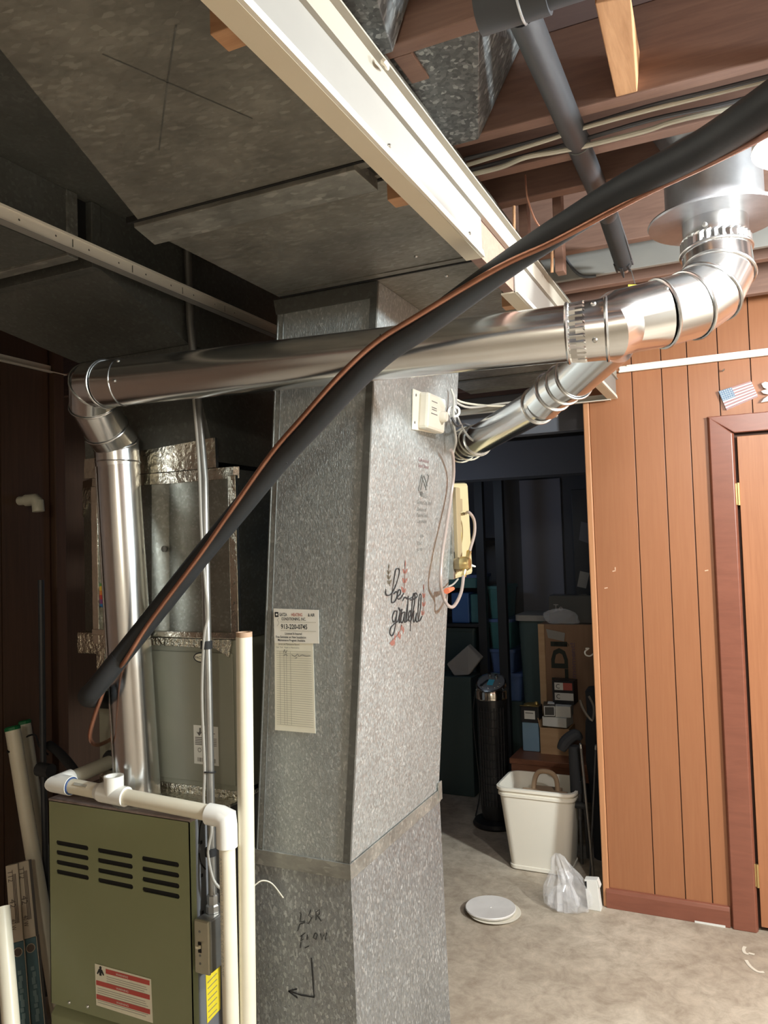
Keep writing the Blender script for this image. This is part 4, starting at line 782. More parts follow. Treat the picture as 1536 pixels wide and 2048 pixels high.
offm = {2: (.016, -.030), 3: (.016, -.026), 4: (.014, -.024), 5: (.004, -.018), 6: (-.008, -.004), 7: (-.018, .012), 8: (-.020, .016), 9: (-.022, .016), 10: (-.022, .013), 11: (-.020, .010), 12: (-.010, .004), 13: (0, 0), 14: (.006, -.004), 15: (.018, -.010)}
cpts = [Vector(fo[0]) + Vector((0, -.01, -.03)), Vector(fo[1]) + Vector((0, -.01, -.03))] + [Vector(fo[i]) + RIGHT * a + UP * c2 + BACK * .0265 for i, (a, c2) in offm.items()]
cpts += [Vector(p) for p in [(-1.6399, 1.6650, 1.2611), (-1.6940, 1.6680, 1.1633), (-1.7314, 1.6750, 1.0883), (-1.7455, 1.6900, 1.0551), (-1.7684, 1.7350, 1.0307), (-1.7976, 1.8000, 1.0214), (-1.8280, 1.8600, 1.0169)]]
MB().tube(smooth_path(cpts, 6), .0062, 12).build('copper_tube', 'copper', rl)
for i in (8, 11): MB().tube([Vector(fo[i]) + UP * .030 - RIGHT * .012, Vector(fo[i]) + UP * .034 - RIGHT * .01 + BACK * .02, Vector(fo[i]) - UP * .01 + RIGHT * .02 + BACK * .024], .0016, 6).build('cable_tie', 'black', rl)

# ================================================================ conduit and switch
cd = thing('conduit_run', 'thin grey metal conduit with taped cable running up past the furnace', 'conduit', (-1.372, 1.755, .6))
cx, cy = -1.3715, 1.755
MB().tube([(cx, cy, .64), (cx, cy, 1.50), (-1.405, 1.800, 1.80), (-1.447, 1.833, 2.03), (-1.4783, 1.8420, 2.2900), (-1.4830, 1.8420, 2.5505)], .0118, 14).build('conduit', 'conduit_metal', cd)
MB().tube(smooth_path([(-1.462, 1.825, 2.10), (-1.420, 1.795, 1.86), (-1.388, 1.760, 1.66), (cx + .010, cy - .018, 1.52), (cx + .016, cy - .016, 1.42), (cx + .004, cy - .018, 1.36), (cx - .010, cy - .016, 1.2), (cx - .006, cy - .016, 1.0), (cx - .010, cy - .017, .90), (cx + .012, cy - .014, .84), (cx + .002, cy - .018, .77), (cx + .02, cy - .02, .70), (cx + .05, cy - .01, .67)], 5), .0042, 8).build('control_cable', 'cable_grey', cd)
for z, h in ((1.335, .022), (.768, .020)): MB().tube([(cx, cy - .004, z - h / 2), (cx, cy - .004, z + h / 2)], .0165, 12).build('tape_wrap', 'black', cd)
MB().ring((cx, cy - .003, .985), (0, .2, 1), .0165, .002, 16).build('cable_tie', 'black', cd)
MB().lathe((cx, cy, .605), (0, 0, 1), [(.014, 0), (.019, .0), (.019, .018), (.0155, .022), (.0155, .045), (.0118, .048)], 8).build('connector', 'conduit_metal', cd, smooth=False)
sb = thing('switch_box', 'metal furnace switch box with ivory toggle below the conduit', 'switch', (-1.3735, 1.735, .53))
zt_, zb_ = .604, .466
MB().box(-1.391, -1.343, 1.706, 1.775, zb_, zt_).build('box', 'conduit_metal', sb, smooth=False, bevel=.004)
MB().box(-1.392, -1.342, 1.698, 1.707, zb_ - .002, zt_ + .002).build('cover', 'switch_plate', sb, smooth=False, bevel=.006)
zm = (zt_ + zb_) / 2
MB().box(-1.378, -1.368, 1.6965, 1.699, zm - .014, zm + .014).build('toggle_slot', 'dark_slot', sb, smooth=False)
MB().hexa([(-1.3775, 1.685, zm + .001), (-1.3685, 1.685, zm + .001), (-1.3685, 1.70, zm - .004), (-1.3775, 1.70, zm - .004), (-1.3775, 1.683, zm + .009), (-1.3685, 1.683, zm + .009), (-1.3685, 1.70, zm + .006), (-1.3775, 1.70, zm + .006)]).build('toggle', 'switch_ivory', sb, smooth=False, bevel=.001)
for z in (zt_ - .028, zm - .022, zb_ + .026): MB().lathe((-1.373, 1.698, z), (0, -1, 0), [(0, .0015), (.0032, .001), (.0036, 0)], 10).build('screw', 'ink_soft', sb)

# ================================================================ PVC
dp = thing('condensate_drain', 'white PVC condensate drain with open tee running across the furnace top', 'pipe', (-1.5, 1.66, .92))
RP = .0210
c0 = Vector((-1.8336, 1.8620, 0.9444)); c1 = Vector((-1.8478, 1.6650, 0.9302)); c2 = Vector((-1.2751, 1.6650, 0.9070)); c3 = Vector((-1.2576, 1.6650, 0.9065)); c3 = Vector((c3.x, 1.665, c2.z - .003)); c4 = Vector((c3.x + .0, 1.665, .0))
MB().tube([c0, lerp(c0, c1, .8)], RP, 20).build('pipe', 'pvc_shaded', dp)
MB().tube([lerp(c0, c1, .78), lerp(c0, c1, .93), c1, lerp(c1, c2, .03), lerp(c1, c2, .085)], RP + .006, 24).build('elbow', 'pvc_white', dp)
MB().tube([lerp(c1, c2, .05), lerp(c1, c2, .97)], RP, 24).build('pipe', 'pvc', dp)
d12 = (c2 - c1).normalized()
for t in (.085, .425): MB().ring(lerp(c1, c2, t) + d12 * .001, d12, RP + .0012, .003, 24).build('primer_ring', 'primer_blue', dp)
tc = Vector((-1.6361, 1.6650, 0.9197)); tc = c1 + d12 * (tc - c1).dot(d12)
tee = MB().tube([tc - d12 * .045, tc + d12 * .045], RP + .006, 24).build('tee', 'pvc_white', dp)
MB().lathe(tc, (0, 0, 1), [(RP + .006, 0), (RP + .006, .052), (RP + .001, .052), (RP + .001, .012), (0, .012)], 24).build('tee_socket', 'pvc_white', tee)
MB().tube([tc - d12 * .062, tc - d12 * .045], [RP + .0005, RP + .006], 24).build('tee_shoulder', 'pvc_white', tee)
MB().tube([c3 - d12 * .05, c3 - d12 * .012, c3 + Vector((.004, 0, -.004)), c3 + Vector((.006, 0, -.02)), c3 + Vector((.006, 0, -.075))], RP + .0065, 24).build('elbow', 'pvc_white', dp)
MB().tube([c3 + Vector((.006, 0, -.06)), Vector((c3.x + .006, 1.665, 0.0))], RP, 24).build('pipe', 'pvc', dp)
pt = MB().text('ASTM D1785 1 1/4 IN PVC SCH 40 NSF', (c3.x - .004, 1.665 - RP - .0001, c3.z - .095), (0, 0, -1), (1, 0, 0), .009, .30, .0008)
pt.build('pipe_print', 'ink_grey', dp, smooth=False)
o = MB()
a_ = c1 + d12 * .10
o.obox(a_ + Vector((0, -RP * .75, RP * .72)), d12, (0, .7, .7), (0, -.7, .7), .025, .004, .0006).build('print_patch', 'ink_grey', dp, smooth=False)
sv = thing('standing_pipe', 'tall white PVC pipe with open rusty top standing between furnace and drop', 'pipe', (-1.2, 1.70, 0))
t0 = Vector((-1.2079, 1.7000, 1.3796)); t1_ = Vector((-1.2238, 1.7000, 0.3673)); bt_ = t1_ + (t1_ - t0) * (t1_.z / (t0.z - t1_.z))
MB().tube([bt_, t0 + (bt_ - t0).normalized() * .012], RP + .0005, 24).build('pipe', 'pvc', sv)
MB().lathe(t0 + Vector((0, 0, -.013)), (0, 0, 1), [(RP + .0005, 0), (RP + .0005, .013), (RP - .004, .013), (RP - .004, -.03), (0, -.03)], 24).build('rusty_rim', 'rust_end', sv)
wi = tag(MB().tube(smooth_path([(-1.225, 1.735, .70), (-1.21, 1.755, .712), (-1.19, 1.775, .70), (-1.165, 1.79, .66)], 5), .002, 6).build('loose_wire', 'cable_white', origin=(-1.2, 1.75, .7)), 'short stray white wire poking out behind the standing white pipe', 'wire')

# leaning pipes and cartons at the left wall
def lean(name, label, top, bot, r, m_, capm=None, grp=None):
    t = thing(name, label, 'pipe', bot, grp); top, bot = Vector(top), Vector(bot); d_ = (bot - top).normalized()
    MB().tube([bot, top], r, 22).build('pipe', m_, t)
    if capm: MB().lathe(top, -d_, [(r + .001, -.004), (r + .0015, .006), (r - .003, .010), (0, .007)], 16).build('end_cap', capm, t, smooth=False)
    return t
def to_floor(a, c): a, c = Vector(a), Vector(c); return a + (c - a) * ((a.z - .0) / (a.z - c.z))
tp1, q1 = Vector((-2.3878, 1.9500, 0.9841)), Vector((-2.1911, 1.9500, 0.1029)); bt1 = to_floor(tp1, q1)
lean('leaning_pipe', 'white PVC pipe with green cap leaning left of the furnace, the front one of two', tp1, bt1, .0255, 'pvc', 'cap_green')
tp2, q2 = Vector((-2.4639, 2.0600, 0.9757)), Vector((-2.2849, 2.0600, 0.0335)); bt2 = to_floor(tp2, q2)
lean('leaning_pipe', 'white PVC pipe with green cap tied behind the front leaning pipe', tp2, bt2, .0255, 'pvc_shaded', 'cap_green')
tie = MB().tube(smooth_path([lerp(tp1, bt1, .07) + Vector((-.03, -.005, 0)), lerp(tp1, bt1, .07) + Vector((0, -.030, -.004)), lerp(tp2, bt2, .06) + Vector((.005, -.034, 0)), lerp(tp2, bt2, .05) + Vector((.045, .0, .01)), lerp(tp2, bt2, .055) + Vector((.06, .01, -.03)), lerp(tp2, bt2, .07) + Vector((.09, .02, -.045))], 5), .0035, 8).build('tie_cable', 'black', origin=tp1)
tag(tie, 'black cord tied round the two capped leaning pipes', 'cord')
lean('leaning_pipe', 'short pale PVC pipe standing upright behind the leaning capped pipes', (-2.5001, 2.2500, 0.9745), (Vector((-2.5001, 2.2500, 0.9745)) + Vector((.02, .0, 0))) * 1 - Vector((0, 0, Vector((-2.5001, 2.2500, 0.9745)).z)), .024, 'pvc_shaded')
lean('leaning_pipe', 'white PVC pipe with barcode leaning at the left edge of the picture', (-2.0883, 1.6600, 0.5367), to_floor((-2.0883, 1.6600, 0.5367), (-1.9536, 1.5800, 0.2685)), .024, 'pvc')
def carton(label, a_top, a_low, wdt):
    a_top, a_low = Vector(a_top), Vector(a_low); bot = to_floor(a_top, a_low); ax = (a_top - bot).normalized(); L = (a_top - bot).length
    t = thing('tube_carton', label, 'carton', bot, 'slim lamp tube cartons leaning by the furnace')
    n_ = Vector((.62, -.78, 0)); n_ = (n_ - ax * n_.dot(ax)).normalized(); u_ = ax.cross(n_).normalized(); h = wdt / 2
    c_ = (a_top + bot) / 2
    def seg(s0, s1): return a_top - ax * ((s0 + s1) / 2), (s1 - s0) / 2
    c_, hl_ = seg(0, .235); MB().obox(c_, ax, u_, n_, hl_, h, h).build('carton_end', 'carton_tan', t, smooth=False, bevel=.002)
    c_, hl_ = seg(.235, L); MB().obox(c_, ax, u_, n_, hl_, h - .0005, h - .0005).build('carton_sleeve', 'filter_blue', t, smooth=False, bevel=.002)
    MB().obox(c_ + u_ * (-h if u_.x < 0 else h) * .985, ax, n_, u_, hl_, h * .9, .0016).build('pale_side', 'carton_tan', t, smooth=False)
    rx = u_ if u_.x > 0 else -u_
    f0 = n_ * (h + .0006)
    MB().text('T12', a_top - ax * .016 - rx * (h * .70) + f0, -ax, rx, .016, .036, .0006).build('lettering', 'carton_ink', t, smooth=False)
    MB().text('42', a_top - ax * .105 - rx * (h * .70) + f0, -ax, rx, .018, .026, .0006).build('lettering', 'carton_ink', t, smooth=False)
    MB().text('40 W', a_top - ax * .165 - rx * (h * .70) + f0, -ax, rx, .014, .034, .0006).build('lettering', 'carton_ink', t, smooth=False)
    pg = MB()
    for k in range(3): pg.obox(a_top - ax * .105 + rx * (h * (.05 + .22 * k)) + f0, ax, rx, n_, .075, .0012, .0003)
    pg.build('small_print', 'carton_ink', t, smooth=False)
    e = MB().lathe(a_top - ax * .265 + f0, n_, [(0, .0008), (h * .62, .0008), (h * .62, 0)], 20)
    e.build('brand_disc', 'carton_ink', t, smooth=False)
    MB().ring(a_top - ax * .265 + f0, n_, h * .66, .0014, 20, 6).build('disc_rim', 'carton_tan', t)
    pg = MB()
    for k in range(9): pg.obox(a_top - ax * (.325 + .018 * k) + f0 + rx * (.003 * (k % 2)), ax, rx, n_, .006 + .002 * (k % 3), h * .28, .0004)
    pg.build('sleeve_print', 'filter_text', t, smooth=False)
    return t
carton('left slim blue and tan lamp tube carton leaning beside the furnace', (-2.2576, 1.8400, 0.5731), (-2.1375, 1.7800, 0.1144), .038)
carton('right slim blue and tan lamp tube carton leaning beside the furnace', (-2.2416, 1.8700, 0.5739), (-2.1081, 1.8100, 0.1042), .038)
ho = tag(MB().tube(smooth_path([(-2.3225, 2.0500, 0.9085), (-2.2398, 2.0200, 0.8962), (-2.1440, 1.9800, 0.8719), (-2.0846, 1.9500, 0.8486), (-2.0904, 1.9500, 0.7846)], 6), .016, 12).build('black_hose', 'cloth_black', origin=(-2.2398, 2.0200, 0.8962)), 'short black hose drooping behind the white drain elbow', 'hose')
lv = thing('gas_valve', 'dark gas pipe with valve standing left of the furnace', 'valve', (-2.02, 1.95, .9))
MB().tube([(-2.2952, 2.0000, 1.5091), (-2.2957, 2.0000, 0.9054), (-2.2888, 2.0000, 0.4520), (-2.2909, 2.0000, 0.0552)], .011, 10).build('gas_pipe', 'abs_black', lv)
gv = Vector((-2.2699, 1.9850, 0.8416)); MB().tube([gv + Vector((-.03, 0, 0)), gv + Vector((.03, 0, 0))], .024, 12).build('valve_body', 'abs_black', lv)
we = thing('wall_pipe_elbow', 'dim PVC elbow sticking out of the dark left wall', 'pipe', (-2.4200, 2.0631, 1.7966))
e0 = Vector((-2.4500, 1.9963, 1.8049)); e1 = Vector((-2.4000, 2.0506, 1.8045)); e2 = Vector((-2.3950, 2.0681, 1.7637))
MB().tube([Vector((-2.462, e1.y, e1.z)), Vector((-2.40, e1.y, e1.z))], .017, 14).build('pipe', 'pvc_shaded', we)
MB().tube([Vector((-2.425, e1.y, e1.z)), Vector((-2.38, e1.y, e1.z)), Vector((-2.365, e1.y, e1.z - .012)), Vector((-2.362, e1.y, e1.z - .045))], .022, 14).build('elbow', 'pvc_shaded', we)

# ================================================================ overhead pipes and cables right of the beam
bp_ = thing('drain_pipe', 'fat black drain pipe under the joists at the top edge', 'pipe', (0, 1.2, 2.46))
MB().tube([(-.345, 1.185, 2.465), (1.2, 1.185, 2.465)], .034, 24).build('pipe', 'abs_black', bp_)
MB().tube([(-.352, 1.185, 2.465), (-.240, 1.185, 2.465)], .040, 24).build('hub', 'abs_black', bp_)
MB().ring((-.285, 1.185, 2.465), (1, .0, .1), .041, .0022, 24).build('hanger_loop', 'strap_metal', bp_)
sl = thing('sloped_pipe', 'dark foam wrapped pipe running back under the joists to the flue', 'pipe', (-.3, 1.8, 2.45))
s0 = Vector((-0.2993, 1.2549, 2.4888)); s1 = Vector((-0.3067, 1.7802, 2.5104)); s2 = Vector((-0.3041, 2.2013, 2.4997)); s3 = Vector((-0.3062, 2.5111, 2.4602))
MB().tube([s0, s1], .0275, 20).build('sleeve', 'abs_black', sl); MB().tube([s1, s2], .0265, 20).build('sleeve', 'abs_black', sl); MB().tube([s2, s3], .0262, 20).build('torn_sleeve', 'foam_black', sl)
sdv = (s3 - s2).normalized()
MB().ring(s1, s2 - s0, .0280, .0015, 20).build('joint_tape', 'galv_dull', sl)
tr_ = MB()
for i in range(7):
    a = i * .9; tr_.tube([s3 + Vector((math.cos(a), 0, math.sin(a))) * .022 - sdv * .03, s3 + Vector((math.cos(a), 0, math.sin(a))) * .026 + sdv * (.012 + .012 * (i % 3))], [.008, .003], 6)
tr_.build('ragged_end', 'foam_black', sl)
MB().tube([s3 - sdv * .01, s3 + sdv * .05], .009, 10).build('inner_pipe', 'strap_metal', sl)
MB().tube([s2 + UP * .02, s2 + UP * .022 + RIGHT * .02, lerp(s2, s3, .5) + RIGHT * .026 + BACK * .01, s3 + RIGHT * .03], .0035, 6).build('thin_wire', 'cable_dark', sl)
MB().tube([s2 - RIGHT * .02, s2 - RIGHT * .028 + UP * .012, s2 + UP * .02 + RIGHT * .03], .003, 6).build('wire_tie', 'cable_grey', sl)
ytag = MB().obox((-0.2736, 2.4862, 2.3722), RIGHT, UP, BACK, .020, .009, .001).build('yellow_tag', 'label_yellow', sl, smooth=False)
MB().tube([s3 + sdv * .03, (-0.2821, 2.4906, 2.4302), (-0.2719, 2.4886, 2.3836)], .0015, 5).build('tag_wire', 'strap_metal', sl)
def cable(label, pts, r, m_, k=5):
    P = smooth_path(pts, k); return tag(MB().tube(P, r, 8).build('cable', m_, origin=P[len(P) // 2]), label, 'cable', 'cables stapled along the joists')
cable('upper pale cable sagging between the two joists right of the beam', [(-0.5596, 1.7394, 2.5000), (-0.4713, 1.7110, 2.4900), (-0.3482, 1.7054, 2.4950)] + [Vector(p) for p in [(-0.2869, 1.7037, 2.5000), (-0.1598, 1.6978, 2.5000), (-0.0225, 1.7077, 2.5050), (0.2267, 1.7086, 2.5050)]], .0048, 'cable_white')
cable('lower cream cable sagging along the second joist right of the beam', [(-0.5766, 1.7695, 2.4900), (-0.4857, 1.7592, 2.4850), (-0.4204, 1.7406, 2.4850), (-0.3546, 1.7586, 2.4900), (-0.2876, 1.7643, 2.4900), (-0.1572, 1.7620, 2.4900), (-0.0699, 1.7699, 2.5000), (0.2347, 1.7857, 2.5000)], .0058, 'cable_white')
cable('upper dark cable between the joists above the pale cables', [(-0.5615, 1.7279, 2.5100), (-0.4610, 1.7184, 2.5050), (-0.3448, 1.7177, 2.5080), (-0.1496, 1.7015, 2.5100), (-0.0032, 1.7035, 2.5100), (0.2264, 1.7033, 2.5100)], .0052, 'cable_dark')
cable('lower dark cable between the pale cables right of the beam', [(-0.5755, 1.7674, 2.5000), (-0.4742, 1.7637, 2.5000), (-0.3329, 1.7672, 2.5050), (-0.1447, 1.7489, 2.5050), (0.0144, 1.7580, 2.5050), (0.2307, 1.7462, 2.5050)], .0052, 'cable_dark')
w1 = tag(MB().tube(smooth_path([(-0.4480, 1.8477, 2.4959), (-0.4441, 1.8523, 2.4343), (-0.4301, 1.8832, 2.3828), (-0.4039, 1.9294, 2.3636), (-0.3689, 1.9777, 2.3867), (-0.3435, 2.0091, 2.4416), (-0.3389, 2.0102, 2.4635)], 6), .0024, 6).build('loop_wire', 'copper', origin=(-0.4039, 1.9294, 2.3636)), 'thin brown wire hanging in a loop behind the insulated line', 'wire')
for i, (pa, pb, lab) in enumerate((((-0.5010, 1.9349, 2.4638), (-0.5044, 1.9367, 2.3888), 'short thin brown rod hanging left of the loop wire'), ((-0.4351, 2.0767, 2.4454), (-0.4407, 2.0797, 2.3233), 'thin brown rod hanging behind the insulated line above the cream board'))):
    tag(MB().tube([pa, pb], .004, 8).build('hanger_rod', 'furring_wood', origin=pa), lab, 'rod')
wb = thing('wire_bundle', 'grey wires and a white ring gathered at the back edge of the drop', 'wires', (-0.8226, 2.3580, 2.0099))
MB().ring((-0.8324, 2.3530, 2.0216), (.35, -.9, .1), .017, .004, 20).build('white_ring', 'pvc_white', wb)
for i, pts in enumerate(([(-0.8754, 2.4400, 2.0943), (-0.8628, 2.5567, 2.0838), (-0.8361, 2.8985, 2.1217), (-0.7643, 3.2602, 2.1814)], [(-0.8685, 2.4440, 2.0772), (-0.8477, 2.5645, 2.0675), (-0.8452, 3.0033, 2.1505), (-0.7667, 3.3678, 2.2159)], [(-0.8238, 2.3030, 1.9944), (-0.8111, 2.3212, 1.9684), (-0.8341, 2.4638, 1.9953), (-0.8351, 2.5736, 1.9954)], [(-0.8214, 2.3047, 1.9832), (-0.8174, 2.3203, 1.9240), (-0.8279, 2.3172, 1.8845)], [(-0.8379, 2.3471, 2.0946), (-0.8307, 2.3521, 2.0587), (-0.8317, 2.3330, 1.9831)])):
    MB().tube(smooth_path(pts, 5), .0042, 8).build('wire', ('cable_white', 'cable_grey', 'cable_dark', 'cable_grey', 'cable_grey')[i], wb)

# bare bulb just outside the frame
bl = thing('bare_bulb', 'bare glowing light bulb in a white socket beside the top right corner', 'light bulb', BULB + Vector((0, 0, .12)))
point_lamp('bulb_light', BULB + Vector((0, 0, -.048)), 30, (1.0, 0.99, 0.97), 0.03)
MB().lathe(BULB + Vector((0, 0, .04)), (0, 0, 1), [(.0, .05), (.024, .05), (.026, .02), (.060, .012), (.115, -.045), (.120, -.085), (.123, -.085), (.118, -.042), (.062, .018), (.030, .024), (.028, .056), (0, .056)], 40).build('light_baffle', 'socket', bl)  # dish added to keep the bulb's light off the joists
MB().lathe(BULB, (0, 0, 1), [(0, -.034), (.014, -.031), (.026, -.020), (.031, -.004), (.028, .014), (.018, .034), (.014, .046), (0, .046)], 24).build('bulb', 'bulb_glass', bl)
MB().box(BULB.x - .05, BULB.x + .05, 1.31, 1.646, BULB.z + .100, BULB.z + .114).build('mounting_board', 'block_wood', bl, smooth=False)

# ================================================================ things on the paneled wall
fg = thing('flag_plaque', 'small weathered stars and stripes plaque nailed crooked above the door corner', 'plaque', (0.0033, 3.4850, 2.1660))
TL, TR, BR, BL = [Vector(p) for p in ((-0.0692, 3.4800, 2.1899), (0.0541, 3.4800, 2.2193), (0.0768, 3.4800, 2.1530), (-0.0424, 3.4800, 2.1098))]
def fq(u, v_): return lerp(lerp(TL, TR, u), lerp(BL, BR, u), v_)
MB().prism([fq(0, 0), fq(1, 0), fq(1, 1), fq(0, 1)], (0, .010, 0)).build('board', 'flag_white', fg, smooth=False)
for i in range(13):
    u0 = .40 if i < 7 else 0
    MB().prism([fq(u0, i / 13 + .006), fq(1, i / 13 + .006), fq(1, (i + 1) / 13 - .006), fq(u0, (i + 1) / 13 - .006)], (0, -.003 if i % 2 else -.005, 0)).build('stripe', 'flag_white' if i % 2 else 'flag_red', fg, smooth=False)
MB().prism([fq(0, 0), fq(.40, 0), fq(.40, 7 / 13), fq(0, 7 / 13)], (0, -.005, 0)).build('canton', 'flag_blue', fg, smooth=False)
st = MB()
for r_ in range(5):
    for q in range(6): st.lathe(fq(.04 + .064 * q, .06 + .105 * r_) + Vector((0, -.005, 0)), (0, -1, 0), [(0, .0012), (.0016, .0008), (.0022, 0)], 5)
st.build('stars', 'flag_white', fg, smooth=False)
orn = thing('wall_ornament', 'pale metal bird shaped ornament cut by the right edge beside the flag plaque', 'ornament', (0.1141, 3.4850, 2.1661))
for nm, pts in (('wing', [(0.0902, 3.4830, 2.2033), (0.1051, 3.4830, 2.2098), (0.1194, 3.4830, 2.2040), (0.1221, 3.4830, 2.1833), (0.1109, 3.4830, 2.1764), (0.0967, 3.4830, 2.1862)]), ('wing', [(0.0870, 3.4830, 2.1729), (0.1036, 3.4830, 2.1772), (0.1236, 3.4830, 2.1770), (0.1319, 3.4830, 2.1618), (0.1135, 3.4830, 2.1556), (0.0956, 3.4830, 2.1617)]), ('tail', [(0.0848, 3.4830, 2.1260), (0.0965, 3.4830, 2.1411), (0.1133, 3.4830, 2.1516), (0.1316, 3.4830, 2.1537), (0.1268, 3.4830, 2.1297), (0.1050, 3.4830, 2.1280)])):
    MB().prism(pts, (0, -.012, 0)).build(nm, 'flag_white', orn, smooth=False, bevel=.003)
nk = thing('wall_nail', 'small bent nail in the paneling above the flag plaque', 'nail', (-0.0599, 3.4880, 2.2761))
MB().tube([(-0.0465, 3.4920, 2.2774), (-0.0482, 3.4750, 2.2733), (-0.0422, 3.4700, 2.2788)], .003, 8).build('shank', 'screw', nk)

# ================================================================ floor of the store room
wb_ = thing('waste_basket', 'cream plastic wastebasket holding brown cardboard scraps', 'bin', (-.963, 3.815, 0))
def rr(x0, x1, y0, y1, z, r, k=5):
    out = []
    for (cx_, cy_, a0) in ((x1 - r, y1 - r, 0), (x0 + r, y1 - r, 90), (x0 + r, y0 + r, 180), (x1 - r, y0 + r, 270)):
        for i in range(k + 1):
            a = math.radians(a0 + 90 * i / k); out.append(Vector((cx_ + r * math.cos(a), cy_ + r * math.sin(a), z)))
    return out
def shells(loops):
    g = MB(); n = len(loops[0]); vs = [p for L in loops for p in L]; fs = []
    for k in range(len(loops) - 1):
        for j in range(n): fs.append((k * n + j, k * n + (j + 1) % n, (k + 1) * n + (j + 1) % n, (k + 1) * n + j))
    fs += [tuple(reversed(range(n))), tuple(range((len(loops) - 1) * n, len(loops) * n))]
    return g.add(vs, fs)
def off(x0, x1, y0, y1, e): return x0 - e, x1 + e, y0 - e, y1 + e
bx0 = (-1.112, -.816, 3.714, 3.925); bx1 = (-1.148, -.778, 3.668, 3.955)
def bl_(t): return tuple(a + (c_ - a) * t for a, c_ in zip(bx0, bx1))
loops = [rr(*off(*bx0, -.012), .0, .03), rr(*bx0, .006, .035), rr(*off(*bx0, .001), .022, .035), rr(*off(*bx0, -.003), .024, .035), rr(*bl_(.88), .362, .045), rr(*off(*bl_(.88), .008), .364, .05), rr(*off(*bl_(.9), .008), .376, .05), rr(*off(*bl_(.92), .002), .378, .05), rr(*off(*bl_(.95), .002), .388, .05), rr(*off(*bl_(1), .010), .392, .055), rr(*off(*bl_(1), .010), .405, .055), rr(*off(*bl_(1), -.002), .407, .05), rr(*off(*bl_(.9), -.008), .36, .045), rr(*off(*bx0, -.006), .03, .03)]
shells(loops).build('bin_body', 'basket_plastic', wb_, angle=25)
cs = thing('cardboard_insert', 'brown moulded cardboard carrier with handle inside the cream wastebasket', 'packaging', (-.93, 3.80, .034))
MB().box(-1.05, -.83, 3.765, 3.80, .034, .375).build('panel', 'paper_bag', cs, smooth=False, bevel=.004)
MB().tube(smooth_path([(-1.0, 3.80, .36), (-.99, 3.81, .425), (-.965, 3.815, .455), (-.91, 3.815, .452), (-.885, 3.81, .42), (-.88, 3.80, .36)], 4), .012, 8).build('handle', 'paper_bag', cs)
MB().box(-1.01, -.87, 3.80, 3.87, .10, .37).build('panel', 'paper_bag', cs, smooth=False, bevel=.004)
p1_ = Vector((-1.0602, 3.2560, 0.0060)); p0_ = Vector((-1.0443, 3.2469, 0))
pl = MB().lathe((p0_.x, p0_.y, 0), (0, 0, 1), [(0, .004), (.07, .004), (.108, .012), (.113, .011), (.075, .0), (0, 0)], 48).build('plate', 'ceramic_cream', origin=(p0_.x, p0_.y, 0))
tag(pl, 'lower cream round plate on the concrete floor', 'plate', 'round plates on the floor')
tc_ = Vector((-1.0629, 3.2526, 0.0260))
pl = MB().lathe((tc_.x, tc_.y, .0125), (0, 0, 1), [(0, .0125), (.004, .0125), (.0055, .0105), (.09, .012), (.106, .0135), (.109, .010), (.104, .0015), (0, 0)], 48).build('plate', 'ceramic', origin=(tc_.x, tc_.y, .0125))
tag(pl, 'upper mottled white round plate lying on the cream plate', 'plate', 'round plates on the floor')

# clear plastic bag
pb = thing('plastic_bag', 'crumpled clear plastic bag on the floor by the wastebasket', 'bag', (-.765, 3.43, 0))
def blob(c_, rx, ry, rz, seed, amp, m_, name, n=26, k=18, flat=True):
    rnd = random.Random(seed); ph = [(rnd.uniform(2, 7), rnd.uniform(0, 6.3), rnd.uniform(2, 6)) for _ in range(6)]
    vs, fs = [], []
    for i in range(k + 1):
        th_ = math.pi * i / k
        for j in range(n):
            a = 2 * math.pi * j / n; s_ = 1 + sum(amp * math.sin(f_ * a + p_ + g_ * th_) for f_, p_, g_ in ph) + rnd.uniform(-amp, amp) * .8
            vs.append(Vector((c_[0] + rx * s_ * math.sin(th_) * math.cos(a), c_[1] + ry * s_ * math.sin(th_) * math.sin(a), max(.002, c_[2] + rz * s_ * math.cos(th_)))))
    for i in range(k):
        for j in range(n): fs.append((i * n + j, i * n + (j + 1) % n, (i + 1) * n + (j + 1) % n, (i + 1) * n + j))
    return MB().add(vs, fs)
def crinkle(c_, prof, seed, amp, n=40):
    rnd = random.Random(seed); ph = [(k, rnd.uniform(0, 6.3), rnd.uniform(-9, 9), rnd.uniform(.4, 1)) for k in (2, 3, 5, 7, 9, 13)]
    vs, fs = [], []
    for i, (r, z, dx, dy) in enumerate(prof):
        for j in range(n):
            a = 2 * math.pi * j / n; q = sum(w__ * math.sin(k * a + p_ + g_ * z * 3) for k, p_, g_, w__ in ph) / 3
            rr_ = r * (1 + amp * q + rnd.uniform(-amp, amp) * .35); vs.append(Vector((c_[0] + dx + rr_ * math.cos(a), c_[1] + dy + rr_ * .85 * math.sin(a), max(.002, z + r * amp * .5 * math.sin(5 * a + i)))))
    for i in range(len(prof) - 1):
        for j in range(n): fs.append((i * n + j, i * n + (j + 1) % n, (i + 1) * n + (j + 1) % n, (i + 1) * n + j))
    fs += [tuple(reversed(range(n))), tuple(range((len(prof) - 1) * n, len(prof) * n))]
    return MB().add(vs, fs)
bc_ = (-.765, 3.42, 0)
crinkle(bc_, [(.075, .002, 0, 0), (.092, .02, 0, 0), (.098, .05, 0, 0), (.094, .08, 0, 0), (.080, .11, -.005, 0), (.062, .135, -.012, 0), (.048, .16, -.02, 0), (.038, .185, -.028, 0), (.030, .205, -.034, 0), (.012, .222, -.04, 0)], 3, .20).build('film', 'clear_film', pb, angle=12)
